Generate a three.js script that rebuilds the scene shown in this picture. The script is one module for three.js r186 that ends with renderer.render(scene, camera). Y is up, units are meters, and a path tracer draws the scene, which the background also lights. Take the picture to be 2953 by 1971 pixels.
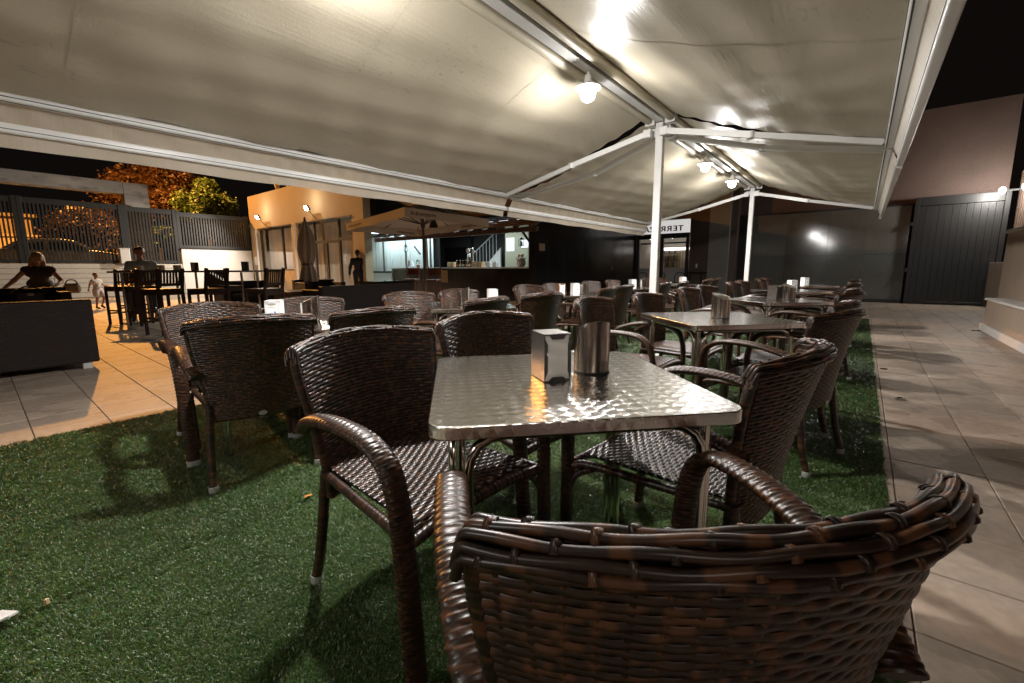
import * as THREE from 'three';
import { mergeGeometries } from 'three/addons/utils/BufferGeometryUtils.js';
import { FontLoader } from 'three/addons/loaders/FontLoader.js';
import { TextGeometry } from 'three/addons/geometries/TextGeometry.js';
import { RectAreaLightUniformsLib } from 'three/addons/lights/RectAreaLightUniformsLib.js';

// ---------- camera, sky, exposure ----------
const scene = new THREE.Scene();
const camera = new THREE.PerspectiveCamera(76.62, 2953 / 1971, 0.05, 300);
camera.position.set(0, 1.07, 0);
camera.rotation.order = 'YXZ';
camera.rotation.set(-8.53 * Math.PI / 180, 38.84 * Math.PI / 180, -0.305 * Math.PI / 180);
camera.setViewOffset(2953, 1971, 0, 24.2, 2953, 1971);
camera.updateProjectionMatrix();
const renderer = new THREE.WebGLRenderer({ antialias: true });
renderer.setSize(1024, 683);
renderer.toneMapping = THREE.LinearToneMapping;
renderer.toneMappingExposure = 1.18;
renderer.shadowMap.enabled = true;
RectAreaLightUniformsLib.init();
{ // night sky: almost black with a faint warm town glow everywhere
  const w = 64, h = 32, d = new Float32Array(w * h * 4);
  for (let i = 0; i < w * h; i++) { d[i * 4] = 0.0034; d[i * 4 + 1] = 0.0026; d[i * 4 + 2] = 0.0022; d[i * 4 + 3] = 1; }
  const t = new THREE.DataTexture(d, w, h, THREE.RGBAFormat, THREE.FloatType);
  t.mapping = THREE.EquirectangularReflectionMapping; t.magFilter = THREE.LinearFilter; t.needsUpdate = true;
  scene.background = t; scene.environment = t;
}
const LAMP = new THREE.Color(1.0, 0.965, 0.93);      // awning bulbs
const K_AWN = 4.4, K_DOWN = 18.5, K_FLOOD = 95, K_SOD = 820;

// ---------- helpers ----------
let seed_ = 12345;
const rnd = () => { seed_ |= 0; seed_ = seed_ + 0x6D2B79F5 | 0; let t = Math.imul(seed_ ^ seed_ >>> 15, 1 | seed_); t = t + Math.imul(t ^ t >>> 7, 61 | t) ^ t; return ((t ^ t >>> 14) >>> 0) / 4294967296; };
const rr = (a, b) => a + (b - a) * rnd();
const V = (x, y, z) => new THREE.Vector3(x, y, z);
const C = (r, g, b) => new THREE.Color().setRGB(r, g, b);
const { PI, sin, cos, min, max, abs, sqrt, floor, atan2, hypot } = Math;
const clamp = (x, a, b) => max(a, min(b, x)), lerp = (a, b, t) => a + (b - a) * t;
const names = {};
function numbered(n) { const k = names[n] = (names[n] ?? -1) + 1; return k ? `${n}_${String(k).padStart(3, '0')}` : n; }
function tag(o, label, category, group, kind) { if (label) o.userData.label = label; if (category) o.userData.category = category; if (group) o.userData.group = group; if (kind) o.userData.kind = kind; return o; }
function thing(name, label, category, pos = [0, 0, 0], turn = 0, group) {
  const o = new THREE.Group(); o.name = numbered(name); o.position.set(...pos); o.rotation.y = turn; scene.add(o); return tag(o, label, category, group, 'thing');
}
function idx(g) {
  if (!g.index) { const n = g.attributes.position.count, a = new Uint32Array(n); for (let i = 0; i < n; i++) a[i] = i; g.setIndex(new THREE.BufferAttribute(a, 1)); }
  for (const k of Object.keys(g.attributes)) if (!['position', 'normal', 'uv', 'color'].includes(k)) g.deleteAttribute(k);
  if (!g.attributes.uv) g.setAttribute('uv', new THREE.BufferAttribute(new Float32Array(g.attributes.position.count * 2), 2));
  if (!g.attributes.normal) g.computeVertexNormals();
  g.clearGroups(); return g;
}
const merge = l => l.length === 1 ? idx(l[0]) : mergeGeometries(l.map(idx));
function mesh(name, geo, mat, parent, label) {
  const m = new THREE.Mesh(Array.isArray(geo) ? merge(geo) : idx(geo), mat); m.castShadow = m.receiveShadow = true;
  m.name = parent ? name : numbered(name); (parent || scene).add(m); if (label) m.userData.label = label; return m;
}
function top(name, geo, mat, label, category, pos, turn = 0, group) { const m = mesh(name, geo, mat); tag(m, label, category, group, 'thing'); if (pos) m.position.set(...pos); m.rotation.y = turn; return m; }
function struct(name, geo, mat, parent) { const m = mesh(name, geo, mat, parent); if (!parent) m.userData.kind = 'structure'; return m; }
function copyOf(o, pos, turn, label, group) { const c = o.clone(); c.name = numbered(o.name.replace(/_\d{3}$/, '')); c.position.set(...pos); c.rotation.y = turn; c.userData = { ...o.userData, label }; if (group) c.userData.group = group; scene.add(c); return c; }
function buv(g) { // uv in metres by the face's main axis (flat shaded geometry)
  g = g.index ? g.toNonIndexed() : g; g.computeVertexNormals();
  const p = g.attributes.position, n = g.attributes.normal, u = new Float32Array(p.count * 2);
  for (let i = 0; i < p.count; i++) { const ax = abs(n.getX(i)), ay = abs(n.getY(i)), az = abs(n.getZ(i)), x = p.getX(i), y = p.getY(i), z = p.getZ(i);
    if (ay >= ax && ay >= az) { u[2 * i] = x; u[2 * i + 1] = z; } else if (ax >= az) { u[2 * i] = z; u[2 * i + 1] = y; } else { u[2 * i] = x; u[2 * i + 1] = y; } }
  g.setAttribute('uv', new THREE.BufferAttribute(u, 2)); return g;
}
function place(g, p = [0, 0, 0], r) { if (r) { g.rotateX(r[0]); g.rotateY(r[1]); g.rotateZ(r[2] || 0); } g.translate(...p); return g; }
function polyGeo(polys) { // convex solid round the origin from point lists
  const a = []; for (const P of polys) { const c = V(0, 0, 0); P.forEach(q => c.add(q)); const n = V(0, 0, 0).crossVectors(P[1].clone().sub(P[0]), P[2].clone().sub(P[0])); const Q = n.dot(c) < 0 ? [...P].reverse() : P; for (let i = 1; i < Q.length - 1; i++) for (const q of [Q[0], Q[i], Q[i + 1]]) a.push(q.x, q.y, q.z); }
  const g = new THREE.BufferGeometry(); g.setAttribute('position', new THREE.Float32BufferAttribute(a, 3)); g.computeVertexNormals(); return g;
}
function box(w, h, d, p, r, c = 0) {
  let g;
  if (!c) g = new THREE.BoxGeometry(w, h, d);
  else {
    const e = [w / 2, h / 2, d / 2], S = [-1, 1], pt = (ax, s) => { const q = [0, 1, 2].map(k => s[k] * (e[k] - (k === ax ? 0 : c))); return V(...q); }, polys = [];
    for (let ax = 0; ax < 3; ax++) { const b = (ax + 1) % 3, f = (ax + 2) % 3;
      for (const s of S) polys.push([[-1, -1], [1, -1], [1, 1], [-1, 1]].map(([m, n]) => { const v = [0, 0, 0]; v[ax] = s; v[b] = m; v[f] = n; return pt(ax, v); }));
      for (const m of S) for (const n of S) { const q = (t, w2) => { const v = [0, 0, 0]; v[ax] = t; v[b] = m; v[f] = n; return pt(w2, v); }; polys.push([q(-1, b), q(1, b), q(1, f), q(-1, f)]); } }
    for (const i of S) for (const j of S) for (const k of S) polys.push([pt(0, [i, j, k]), pt(1, [i, j, k]), pt(2, [i, j, k])]);
    g = polyGeo(polys);
  }
  return place(buv(g), p, r);
}
const bx = (x0, x1, y0, y1, z0, z1, c) => box(abs(x1 - x0), abs(y1 - y0), abs(z1 - z0), [(x0 + x1) / 2, (y0 + y1) / 2, (z0 + z1) / 2], null, c);
function cyl(r0, r1, h, n, p, r) { return place(new THREE.CylinderGeometry(r1, r0, h, n), p, r); }
const cr = (pts, n) => new THREE.CatmullRomCurve3(pts.map(p => V(...p)), false, 'centripetal').getSpacedPoints(n);
function sweep(P, prof, { side, disp, caps = true, col, us = 1 } = {}) { // prof: closed list of [x,y]; side: fixed vector or undefined
  const n = P.length, m = prof.length, pos = [], uv = [], ind = [], colr = []; let L = 0, prev;
  const T = P.map((p, i) => P[min(i + 1, n - 1)].clone().sub(P[max(i - 1, 0)]).normalize());
  let s0 = side ? (Array.isArray(side) ? V(...side) : side) : null;
  if (!s0) { s0 = abs(T[0].y) < 0.9 ? V(0, 1, 0).cross(T[0]) : V(1, 0, 0); }
  let plen = 0; const pl = [0]; for (let k = 1; k <= m; k++) pl.push(plen += hypot(prof[k % m][0] - prof[k - 1][0], prof[k % m][1] - prof[k - 1][1]));
  for (let i = 0; i < n; i++) {
    if (i) L += P[i].distanceTo(P[i - 1]);
    const s = s0.clone().addScaledVector(T[i], -s0.dot(T[i])).normalize(); if (!side) s0 = s.clone(); const nn = T[i].clone().cross(s);
    for (let k = 0; k <= m; k++) { const q = prof[k % m], f = disp ? disp(i / (n - 1), k / m, L) : 1; const d = typeof f === 'number' ? [f, f] : f;
      pos.push(P[i].x + s.x * q[0] * d[0] + nn.x * q[1] * d[1], P[i].y + s.y * q[0] * d[0] + nn.y * q[1] * d[1], P[i].z + s.z * q[0] * d[0] + nn.z * q[1] * d[1]); uv.push(pl[k] * us, L * us); if (col) { const c = col(i / (n - 1), k / m, L); colr.push(c[0], c[1], c[2]); } }
  }
  for (let i = 0; i < n - 1; i++) for (let k = 0; k < m; k++) { const a = i * (m + 1) + k, b = a + m + 1; ind.push(a, a + 1, b, a + 1, b + 1, b); }
  const g = new THREE.BufferGeometry(); g.setAttribute('position', new THREE.Float32BufferAttribute(pos, 3)); g.setAttribute('uv', new THREE.Float32BufferAttribute(uv, 2)); if (col) g.setAttribute('color', new THREE.Float32BufferAttribute(colr, 3));
  g.setIndex(ind); g.computeVertexNormals(); const N = g.attributes.normal;
  for (let i = 0; i < n; i++) { const a = i * (m + 1), b = a + m, x = N.getX(a) + N.getX(b), y = N.getY(a) + N.getY(b), z = N.getZ(a) + N.getZ(b), l = hypot(x, y, z) || 1; N.setXYZ(a, x / l, y / l, z / l); N.setXYZ(b, x / l, y / l, z / l); }
  if (!caps) return g;
  const out = [g]; for (const [i, flip] of [[0, 1], [n - 1, 0]]) { const cp = [], ci = [], cu = []; let cx = V(0, 0, 0); for (let k = 0; k < m; k++) { const a = (i * (m + 1) + k) * 3; cp.push(pos[a], pos[a + 1], pos[a + 2]); cu.push(prof[k][0], prof[k][1]); cx.add(V(pos[a], pos[a + 1], pos[a + 2])); } cx.multiplyScalar(1 / m); cp.push(cx.x, cx.y, cx.z); cu.push(0, 0); for (let k = 0; k < m; k++) flip ? ci.push(m, (k + 1) % m, k) : ci.push(m, k, (k + 1) % m);
    const h = new THREE.BufferGeometry(); h.setAttribute('position', new THREE.Float32BufferAttribute(cp, 3)); h.setAttribute('uv', new THREE.Float32BufferAttribute(cu, 2)); if (col) { const cc = []; const c = col(i / (n - 1), 0, 0); for (let k = 0; k <= m; k++) cc.push(c[0], c[1], c[2]); h.setAttribute('color', new THREE.Float32BufferAttribute(cc, 3)); } h.setIndex(ci); h.computeVertexNormals(); out.push(h); }
  return mergeGeometries(out);
}
const ell = (a, b, n) => Array.from({ length: n }, (_, k) => [a * cos(k / n * 2 * PI), b * sin(k / n * 2 * PI)]);
const rectP = (a, b) => [[-a, -b], [a, -b], [a, b], [-a, b]];
const tube = (pts, r, n = 16, k = 8, o) => sweep(cr(pts, n), ell(r, r, k), o);
const rod = (a, b, r, k = 8) => sweep([V(...a), V(...b)], ell(r, r, k));
function bar(a, b, w, h, side) { return buv(sweep([V(...a), V(...b)], rectP(w / 2, h / 2), { side })); }
function lathe(pts, n = 24, p) { return place(new THREE.LatheGeometry(pts.map(q => new THREE.Vector2(...q)), n), p); }
function extrude(pts, depth, bev = 0, holes) { const s = new THREE.Shape(pts.map(p => new THREE.Vector2(...p))); if (holes) for (const h of holes) s.holes.push(new THREE.Path(h.map(p => new THREE.Vector2(...p)))); return new THREE.ExtrudeGeometry(s, { depth, bevelEnabled: bev > 0, bevelThickness: bev, bevelSize: bev, bevelSegments: 2, steps: 1, curveSegments: 8 }); }
function rrect(w, h, r, n = 5) { const o = []; for (const [sx, sy, a] of [[1, -1, -PI / 2], [1, 1, 0], [-1, 1, PI / 2], [-1, -1, PI]]) for (let i = 0; i <= n; i++) { const t = a + i / n * PI / 2; o.push([sx * (w / 2 - r) + r * cos(t), sy * (h / 2 - r) + r * sin(t)]); } return o; }
function grid(f, nu, nv, uvf) { // open surface f(u,v) -> [x,y,z]
  const pos = [], uv = [], ind = []; for (let j = 0; j <= nv; j++) for (let i = 0; i <= nu; i++) { pos.push(...f(i / nu, j / nv)); uv.push(...(uvf ? uvf(i / nu, j / nv) : [i / nu, j / nv])); }
  for (let j = 0; j < nv; j++) for (let i = 0; i < nu; i++) { const a = j * (nu + 1) + i, b = a + nu + 1; ind.push(a, a + 1, b, a + 1, b + 1, b); }
  const g = new THREE.BufferGeometry(); g.setAttribute('position', new THREE.Float32BufferAttribute(pos, 3)); g.setAttribute('uv', new THREE.Float32BufferAttribute(uv, 2)); g.setIndex(ind); g.computeVertexNormals(); return g;
}
// textures
const hash = (x, y, s) => { let h = Math.imul(x, 374761393) ^ Math.imul(y, 668265263) ^ Math.imul(s, 2147483647); h = Math.imul(h ^ h >>> 13, 1274126177); return ((h ^ h >>> 16) >>> 0) / 4294967296; };
function vnoise(x, y, per, s) { const xi = floor(x), yi = floor(y), fx = x - xi, fy = y - yi, u = fx * fx * (3 - 2 * fx), v = fy * fy * (3 - 2 * fy), m = k => ((k % per) + per) % per; return lerp(lerp(hash(m(xi), m(yi), s), hash(m(xi + 1), m(yi), s), u), lerp(hash(m(xi), m(yi + 1), s), hash(m(xi + 1), m(yi + 1), s), u), v); }
function fbm(u, v, f, oct, s) { let a = 0, w = .5, t = 0; for (let o = 0; o < oct; o++) { a += w * vnoise(u * f, v * f, f, s + o); t += w; w *= .5; f *= 2; } return a / t; }
function tex(w, h, fn, srgb, rep = [1, 1]) {
  const d = new Uint8Array(w * h * 4); for (let y = 0; y < h; y++) for (let x = 0; x < w; x++) { const c = fn(x / w, y / h, x, y), i = (y * w + x) * 4; if (typeof c === 'number') { d[i] = d[i + 1] = d[i + 2] = clamp(c, 0, 1) * 255; } else { d[i] = clamp(c[0], 0, 1) * 255; d[i + 1] = clamp(c[1], 0, 1) * 255; d[i + 2] = clamp(c[2], 0, 1) * 255; } d[i + 3] = 255; }
  const t = new THREE.DataTexture(d, w, h, THREE.RGBAFormat); t.wrapS = t.wrapT = THREE.RepeatWrapping; t.magFilter = THREE.LinearFilter; t.repeat.set(...rep); if (srgb) t.colorSpace = THREE.SRGBColorSpace; t.needsUpdate = true; return t;
}
function canvasTex(w, h, draw) { const c = document.createElement('canvas'); c.width = w; c.height = h; draw(c.getContext('2d'), w, h); const t = new THREE.CanvasTexture(c); t.colorSpace = THREE.SRGBColorSpace; return t; }
const std = o => new THREE.MeshStandardMaterial({ side: THREE.DoubleSide, ...o });
const phy = o => new THREE.MeshPhysicalMaterial({ side: THREE.DoubleSide, ...o });
const s2 = v => v <= .0031308 ? v * 12.92 : 1.055 * v ** (1 / 2.4) - .055; // linear to sRGB for textures
const S3 = (r, g, b) => [s2(r), s2(g), s2(b)];
function speckled(col, amt, f, sd, per = 1, big = .5) { return tex(256, 256, (u, v) => { const n = fbm(u, v, f, 3, sd), m = fbm(u, v, 3, 3, sd + 9), k = 1 + amt * (n - .5) * 2 * (1 - big) + amt * (m - .5) * 2 * big; return S3(col[0] * k, col[1] * k, col[2] * k); }, true, [1 / per, 1 / per]); }

// ---------- materials ----------
const M = {};
M.steel = std({ color: C(.62, .6, .57), metalness: 1, roughness: .24 });
M.chrome = std({ color: C(.72, .7, .66), metalness: 1, roughness: .13 });
M.brushed = std({ color: C(.55, .52, .48), metalness: 1, roughness: .15, bumpMap: tex(256, 256, (u, v) => .5 + .5 * (vnoise(u * 4, v * 128, 128, 3) - .5) + .2 * (vnoise(u * 8, v * 32, 32, 4) - .5), false, [1, 2]), bumpScale: .00012 });
M.white = std({ color: C(.78, .78, .76), roughness: .32, metalness: 0 });
M.alu = std({ color: C(.66, .67, .66), roughness: .36, metalness: .35 });
M.black = std({ color: C(.012, .012, .012), roughness: .5 });
M.rubber = std({ color: C(.02, .02, .02), roughness: .8 });
M.cap = std({ color: C(.42, .43, .4), roughness: .42, metalness: .3 });
{ // engine-turned aluminium: overlapping discs of concentric scratches
  const N = 1024, k = 4;
  const hgt = (x, y) => { // topmost disc: rows laid one after another
    let best = null; const cx = floor(x), cy = floor(y);
    for (let j = cy + 1; j >= cy - 1; j--) { for (let i = cx + 1; i >= cx - 1; i--) { const dx = x - i - .5, dy = y - j - .5, r = hypot(dx, dy); if (r < .74) { best = [dx, dy, r, ((i % k) + k) % k * 7 + ((j % k) + k) % k]; break; } } if (best) break; }
    return best;
  };
  M.tabletop = phy({ color: C(.9, .895, .88), metalness: 1, roughness: .12, normalScale: new THREE.Vector2(1, 1), normalMap: tex(N, N, (u, v) => {
    const b = hgt(u * k, v * k); if (!b) return [.5, .5, 1]; const [dx, dy, r, s] = b; const q = r * 38 + s * .37, a = (abs((q % 1) * 2 - 1) * 2 - 1) * .25 * (.35 + .65 * hash(floor(q), s, 5)) + (r > .705 ? .1 : 0);
    const nx = a * dx / (r + 1e-4), ny = a * dy / (r + 1e-4), l = hypot(nx, ny, 1); return [nx / l * .5 + .5, ny / l * .5 + .5, 1 / l * .5 + .5]; }, false, [1 / .148, 1 / .148]) });
}
// awning cloth: sun-faded acrylic with a fine weave and slack ripples
const clothBump = tex(512, 512, (u, v) => .5 + .16 * (vnoise(u * 160, v * 6, 160, 11) - .5) + .16 * (vnoise(u * 40, v * 5, 40, 12) - .5) + .1 * (fbm(u, v, 5, 3, 13) - .5) + .06 * (vnoise(u * 256, v * 256, 256, 14) - .5), false, [.5, .5]);
M.cloth = phy({ color: C(.54, .485, .375), roughness: .42, bumpMap: clothBump, bumpScale: .0045, specularIntensity: .8,
  map: tex(512, 512, (u, v) => { const k = .93 + .07 * (fbm(u, v, 4, 4, 21) - .5) + .035 * (vnoise(u * 200, v * 8, 200, 22) - .5) - (vnoise(u * 120, v * 40, 120, 23) > .86 ? .1 * max(0, fbm(u, v, 5, 2, 24) - .45) * 4 : 0); return [s2(k), s2(k), s2(k)]; }, true, [.5, .5]) });
M.valance = phy({ color: C(.6, .53, .42), roughness: .5, transmission: .25, thickness: 0, bumpMap: clothBump, bumpScale: .006 });
// wicker
M.wicker = std({ color: C(1, 1, 1), vertexColors: true, roughness: .36 });
M.wickerDark = std({ color: C(.022, .0118, .0073), roughness: .5 });
const weaveH = (u, v) => { // 4 stakes x 8 rows
  const X = u * 4, Y = v * 8, j = floor(Y), fy = Y - j - .5, w = cos(PI * X + PI * j); const strand = w > -.25 ? sqrt(max(0, 1 - (fy / .48) ** 2)) * (.55 + .45 * w) : 0; const fx = X + (j % 2 ? 0 : 1); const st = abs(((X + .5 * 0) % 1 + 1) % 1 - .5) < .14 ? .3 : 0; return max(strand, st, .05); };
const weaveBump = tex(128, 128, (u, v) => weaveH(u, v));
const weaveCol = tex(512, 512, (u, v) => { const h = weaveH(u * 4 % 1, v * 4 % 1), j = floor(v * 32), q = hash(j, floor(u * 8), 5), n = fbm(u, v, 4, 3, 31), k = .75 * (.7 + .9 * n) * (.75 + .6 * q); return S3(.024 * k * (1 + .5 * n * q), .0125 * k, .008 * k); }, true);
function wickerTex(sx, sy, roughness = .38) { const b = weaveBump.clone(), c = weaveCol.clone(); b.repeat.set(1 / (.028 * sx * 4), 1 / (.0115 * sy * 8)); c.repeat.set(1 / (.028 * sx * 16), 1 / (.0115 * sy * 32)); b.needsUpdate = c.needsUpdate = true; return std({ map: c, bumpMap: b, bumpScale: .007, roughness }); }
M.wickerFlat = wickerTex(1, 1); M.wickerFine = wickerTex(.5, .8); M.wickerSofa = wickerTex(.9, 1.1, .55); M.wickerSofa.color = C(.5, .5, .5);
// ground
M.tiles = [0, 1, 2].map(k => std({ color: C(.95 - .05 * k, .95 - .055 * k, .95 - .06 * k), roughness: .62, map: tex(256, 256, (u, v) => { const sd = 40 + k * 7, n = fbm(u, v, 48, 3, sd), m = fbm(u, v, 3, 3, sd + 9), st = fbm(u, v, 7, 3, sd + 21), q = (1 + .34 * ((n - .5) * 1.1 + (m - .5) * .9)) * (st > .66 ? .78 : 1) * (vnoise(u * 40, v * 40, 40, sd + 30) > .965 ? .8 : 1); return S3(.385 * q, .305 * q, .24 * q); }, true, [1 / 1.3, 1 / 1.3]), bumpMap: tex(256, 256, (u, v) => fbm(u, v, 64, 2, 50 + k)), bumpScale: .0008 }));
M.mortar = std({ color: C(.2, .16, .125), roughness: .9 });
M.turf = std({ roughness: .85, map: tex(512, 512, (u, v) => { const n = fbm(u, v, 128, 2, 61), m = fbm(u, v, 6, 4, 63), k = .5 + 1.0 * n * n + .5 * (m - .5); return S3(.022 * k + .008 * n, .052 * k + .006 * n, .011 * k); }, true, [2.2, 2.2]), bumpMap: tex(256, 256, (u, v) => fbm(u, v, 96, 2, 65), false, [3, 3]), bumpScale: .01 });
M.blade = std({ color: C(.052, .098, .021), roughness: .34 });
// walls
M.stone = phy({ roughness: .1, specularIntensity: 1, map: speckled([.14, .142, .132], .5, 90, 70, 1.1, .3) });
M.pillar = phy({ roughness: .3, map: speckled([.26, .25, .22], .4, 90, 74, 1.0, .25) });
M.brownStone = phy({ roughness: .35, map: speckled([.12, .085, .065], .35, 60, 77, 1.0, .4) });
M.brick = std({ roughness: .9, map: speckled([.115, .08, .066], .3, 90, 80, 1.6, .5), bumpMap: tex(128, 128, (u, v) => fbm(u, v, 64, 2, 81)), bumpScale: .004 });
M.gate = std({ color: C(.026, .026, .026), roughness: .42, metalness: .2 });
M.plaster = std({ roughness: .85, map: speckled([.40, .31, .235], .16, 64, 84, 1.5, .5) });
M.darkPanel = phy({ roughness: .22, map: tex(256, 256, (u, v) => { const k = .8 + .5 * (fbm(u, v, 5, 3, 90) - .5) + .3 * (vnoise(u * 4, v * 60, 64, 91) - .5); return S3(.012 * k, .0105 * k, .009 * k); }, true, [.5, .5]), roughnessMap: tex(128, 128, (u, v) => { const n = fbm(u, v, 4, 3, 92); return [0, .7 + .6 * n, 0]; }, false, [.4, .4]) });
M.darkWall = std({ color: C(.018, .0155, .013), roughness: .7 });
M.beige = std({ roughness: .8, map: speckled([.47, .365, .23], .14, 70, 95, 1.2, .4), bumpMap: tex(128, 128, (u, v) => fbm(u, v, 48, 2, 96)), bumpScale: .003 });
M.concrete = std({ roughness: .85, map: tex(256, 256, (u, v) => { const n = fbm(u, v, 4, 4, 98), st = fbm(u, v, 8, 2, 99), k = .75 + .7 * (n - .5) - .45 * max(0, st - .52) * 3; return S3(.5 * k, .48 * k, .455 * k); }, true, [.4, .8]) });
M.boards = phy({ roughness: .34, map: speckled([.52, .48, .42], .2, 50, 102, 1.4, .5) });
M.fence = std({ color: C(.020, .021, .021), roughness: .5, metalness: .1 });
M.whiteWall = std({ roughness: .8, map: speckled([.66, .62, .58], .08, 40, 105, 1.5, .5) });
const grain = (col, sd, amt = .5) => tex(256, 256, (u, v) => { const k = 1 + amt * (vnoise(u * 60 + 3 * fbm(u, v, 3, 2, sd), v * 3, 64, sd + 1) - .5) + .4 * (fbm(u, v, 4, 2, sd + 2) - .5); return S3(col[0] * k, col[1] * k, col[2] * k); }, true, [2, 2]);
M.darkWood = std({ roughness: .45, map: grain([.045, .021, .013], 110) });
M.redWood = std({ roughness: .4, map: grain([.17, .062, .034], 114) });
M.beam = std({ roughness: .5, map: grain([.10, .045, .022], 118) });
M.crate = std({ roughness: .7, map: grain([.5, .36, .2], 122, .3) });
M.sofaWood = std({ roughness: .5, map: grain([.11, .06, .035], 126) });
M.curtain = std({ color: C(.50, .56, .55), roughness: .9 });
M.curtainW = std({ color: C(.72, .66, .55), roughness: .9 });
M.glass = phy({ color: C(1, 1, 1), transmission: 1, thickness: 0, roughness: .02, ior: 1.5 });
M.frame = std({ color: C(.055, .05, .045), roughness: .45, metalness: .3 });
M.paper = std({ color: C(.8, .78, .73), roughness: .85 });
M.umbCloth = std({ color: C(.66, .58, .49), roughness: .9 });
M.umbMetal = std({ color: C(.12, .10, .085), roughness: .5, metalness: .3 });
M.skin = std({ color: C(.48, .26, .17), roughness: .55 });
M.hairDark = std({ color: C(.02, .014, .01), roughness: .6 });
M.hairFair = std({ color: C(.36, .22, .10), roughness: .55 });
M.shirtBlue = std({ color: C(.5, .66, .74), roughness: .85 });
M.clothBlack = std({ color: C(.012, .013, .015), roughness: .85 });
M.clothWhite = std({ color: C(.75, .7, .66), roughness: .85 });
M.denim = std({ color: C(.05, .06, .085), roughness: .85 });
M.leaf1 = std({ color: C(.06, .1, .02), roughness: .5 });
M.leaf2 = std({ color: C(.06, .026, .008), roughness: .55 });
M.bark = std({ color: C(.09, .06, .04), roughness: .9 });
M.carPaint = phy({ color: C(.42, .43, .45), metalness: .5, roughness: .3, clearcoat: 1, clearcoatRoughness: .05 });
M.carGlass = phy({ color: C(.02, .022, .024), roughness: .06 });
M.tail = std({ color: C(.35, .02, .015), roughness: .2 });
M.street = std({ roughness: .9, map: speckled([.05, .05, .05], .3, 40, 130, 1.5, .4) });
M.orangeWall = std({ roughness: .9, map: speckled([.55, .42, .25], .18, 30, 134, 3, .6) });
const glow = (c, k) => std({ color: C(.8, .8, .8), emissive: c, emissiveIntensity: k, roughness: .4 });
// ---------- ground ----------
const TILE = .373, TX0 = .214, TZ0 = -.14;
{
  const g = grid((u, v) => [lerp(-60, 30, u), -.016, lerp(-60, 12, v)], 2, 2);
  const pave = struct('pavement', g, M.mortar);
  const variants = [0, 1, 2, 3].map(k => box(TILE - .0045, .03, TILE - .0045, [0, 0, 0], null, .0025));
  variants.forEach((v, k) => { const u = v.attributes.uv; for (let i = 0; i < u.count; i++) u.setXY(i, u.getX(i) + k * .31, u.getY(i) + k * .57); });
  const cells = [];
  for (let i = -70; i < 14; i++) for (let j = -54; j < 18; j++) {
    const x = TX0 + (i + .5) * TILE, z = TZ0 + (j + .5) * TILE;
    if (x < -23.9 || x > 3.4 || z > 6 || z < -17.1) continue; if (x > -3.8 && x < -.03 && z > -11.3 && z < 1.2) continue;
    if (x > 1.85 && z > -11.2) continue; if (x < -14.0 && z < -8.95) continue; if (x < -7.3 && z < -10.1) continue;
    const fw = -x * .627 - z * .779, sd = x * .779 - z * .627; const vis = fw > .2 && abs(sd) < fw * 1.25; cells.push([x, z, vis ? hypot(x, z) : 99, (i * 7 + j * 13 + i * j) & 255]);
  }
  cells.sort((a, b) => a[2] - b[2]);
  cells.slice(0, 290).forEach(([x, z, , h], n) => { const m = mesh('paving_tile', variants[h % 4], M.tiles[(h >> 2) % 3], pave); m.position.set(x, -.0165 + (h % 5) * .0004, z); m.rotation.y = (h >> 4) % 4 * PI / 2; });
  const rest = cells.slice(290), q = new THREE.Matrix4(), e = new THREE.Euler();
  const im = new THREE.InstancedMesh(variants[0], M.tiles[0], rest.length); im.name = 'paving_tiles'; im.userData.kind = 'stuff'; im.receiveShadow = true;
  rest.forEach(([x, z, , h], i) => { q.makeRotationFromEuler(e.set(0, (h >> 4) % 4 * PI / 2, 0)); q.setPosition(x, -.0165 + (h % 5) * .0004, z); im.setMatrixAt(i, q); const k = .9 + (h % 16) / 80; im.setColorAt(i, C(k, k * .99, k * .97)); });
  pave.add(im);
}
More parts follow.
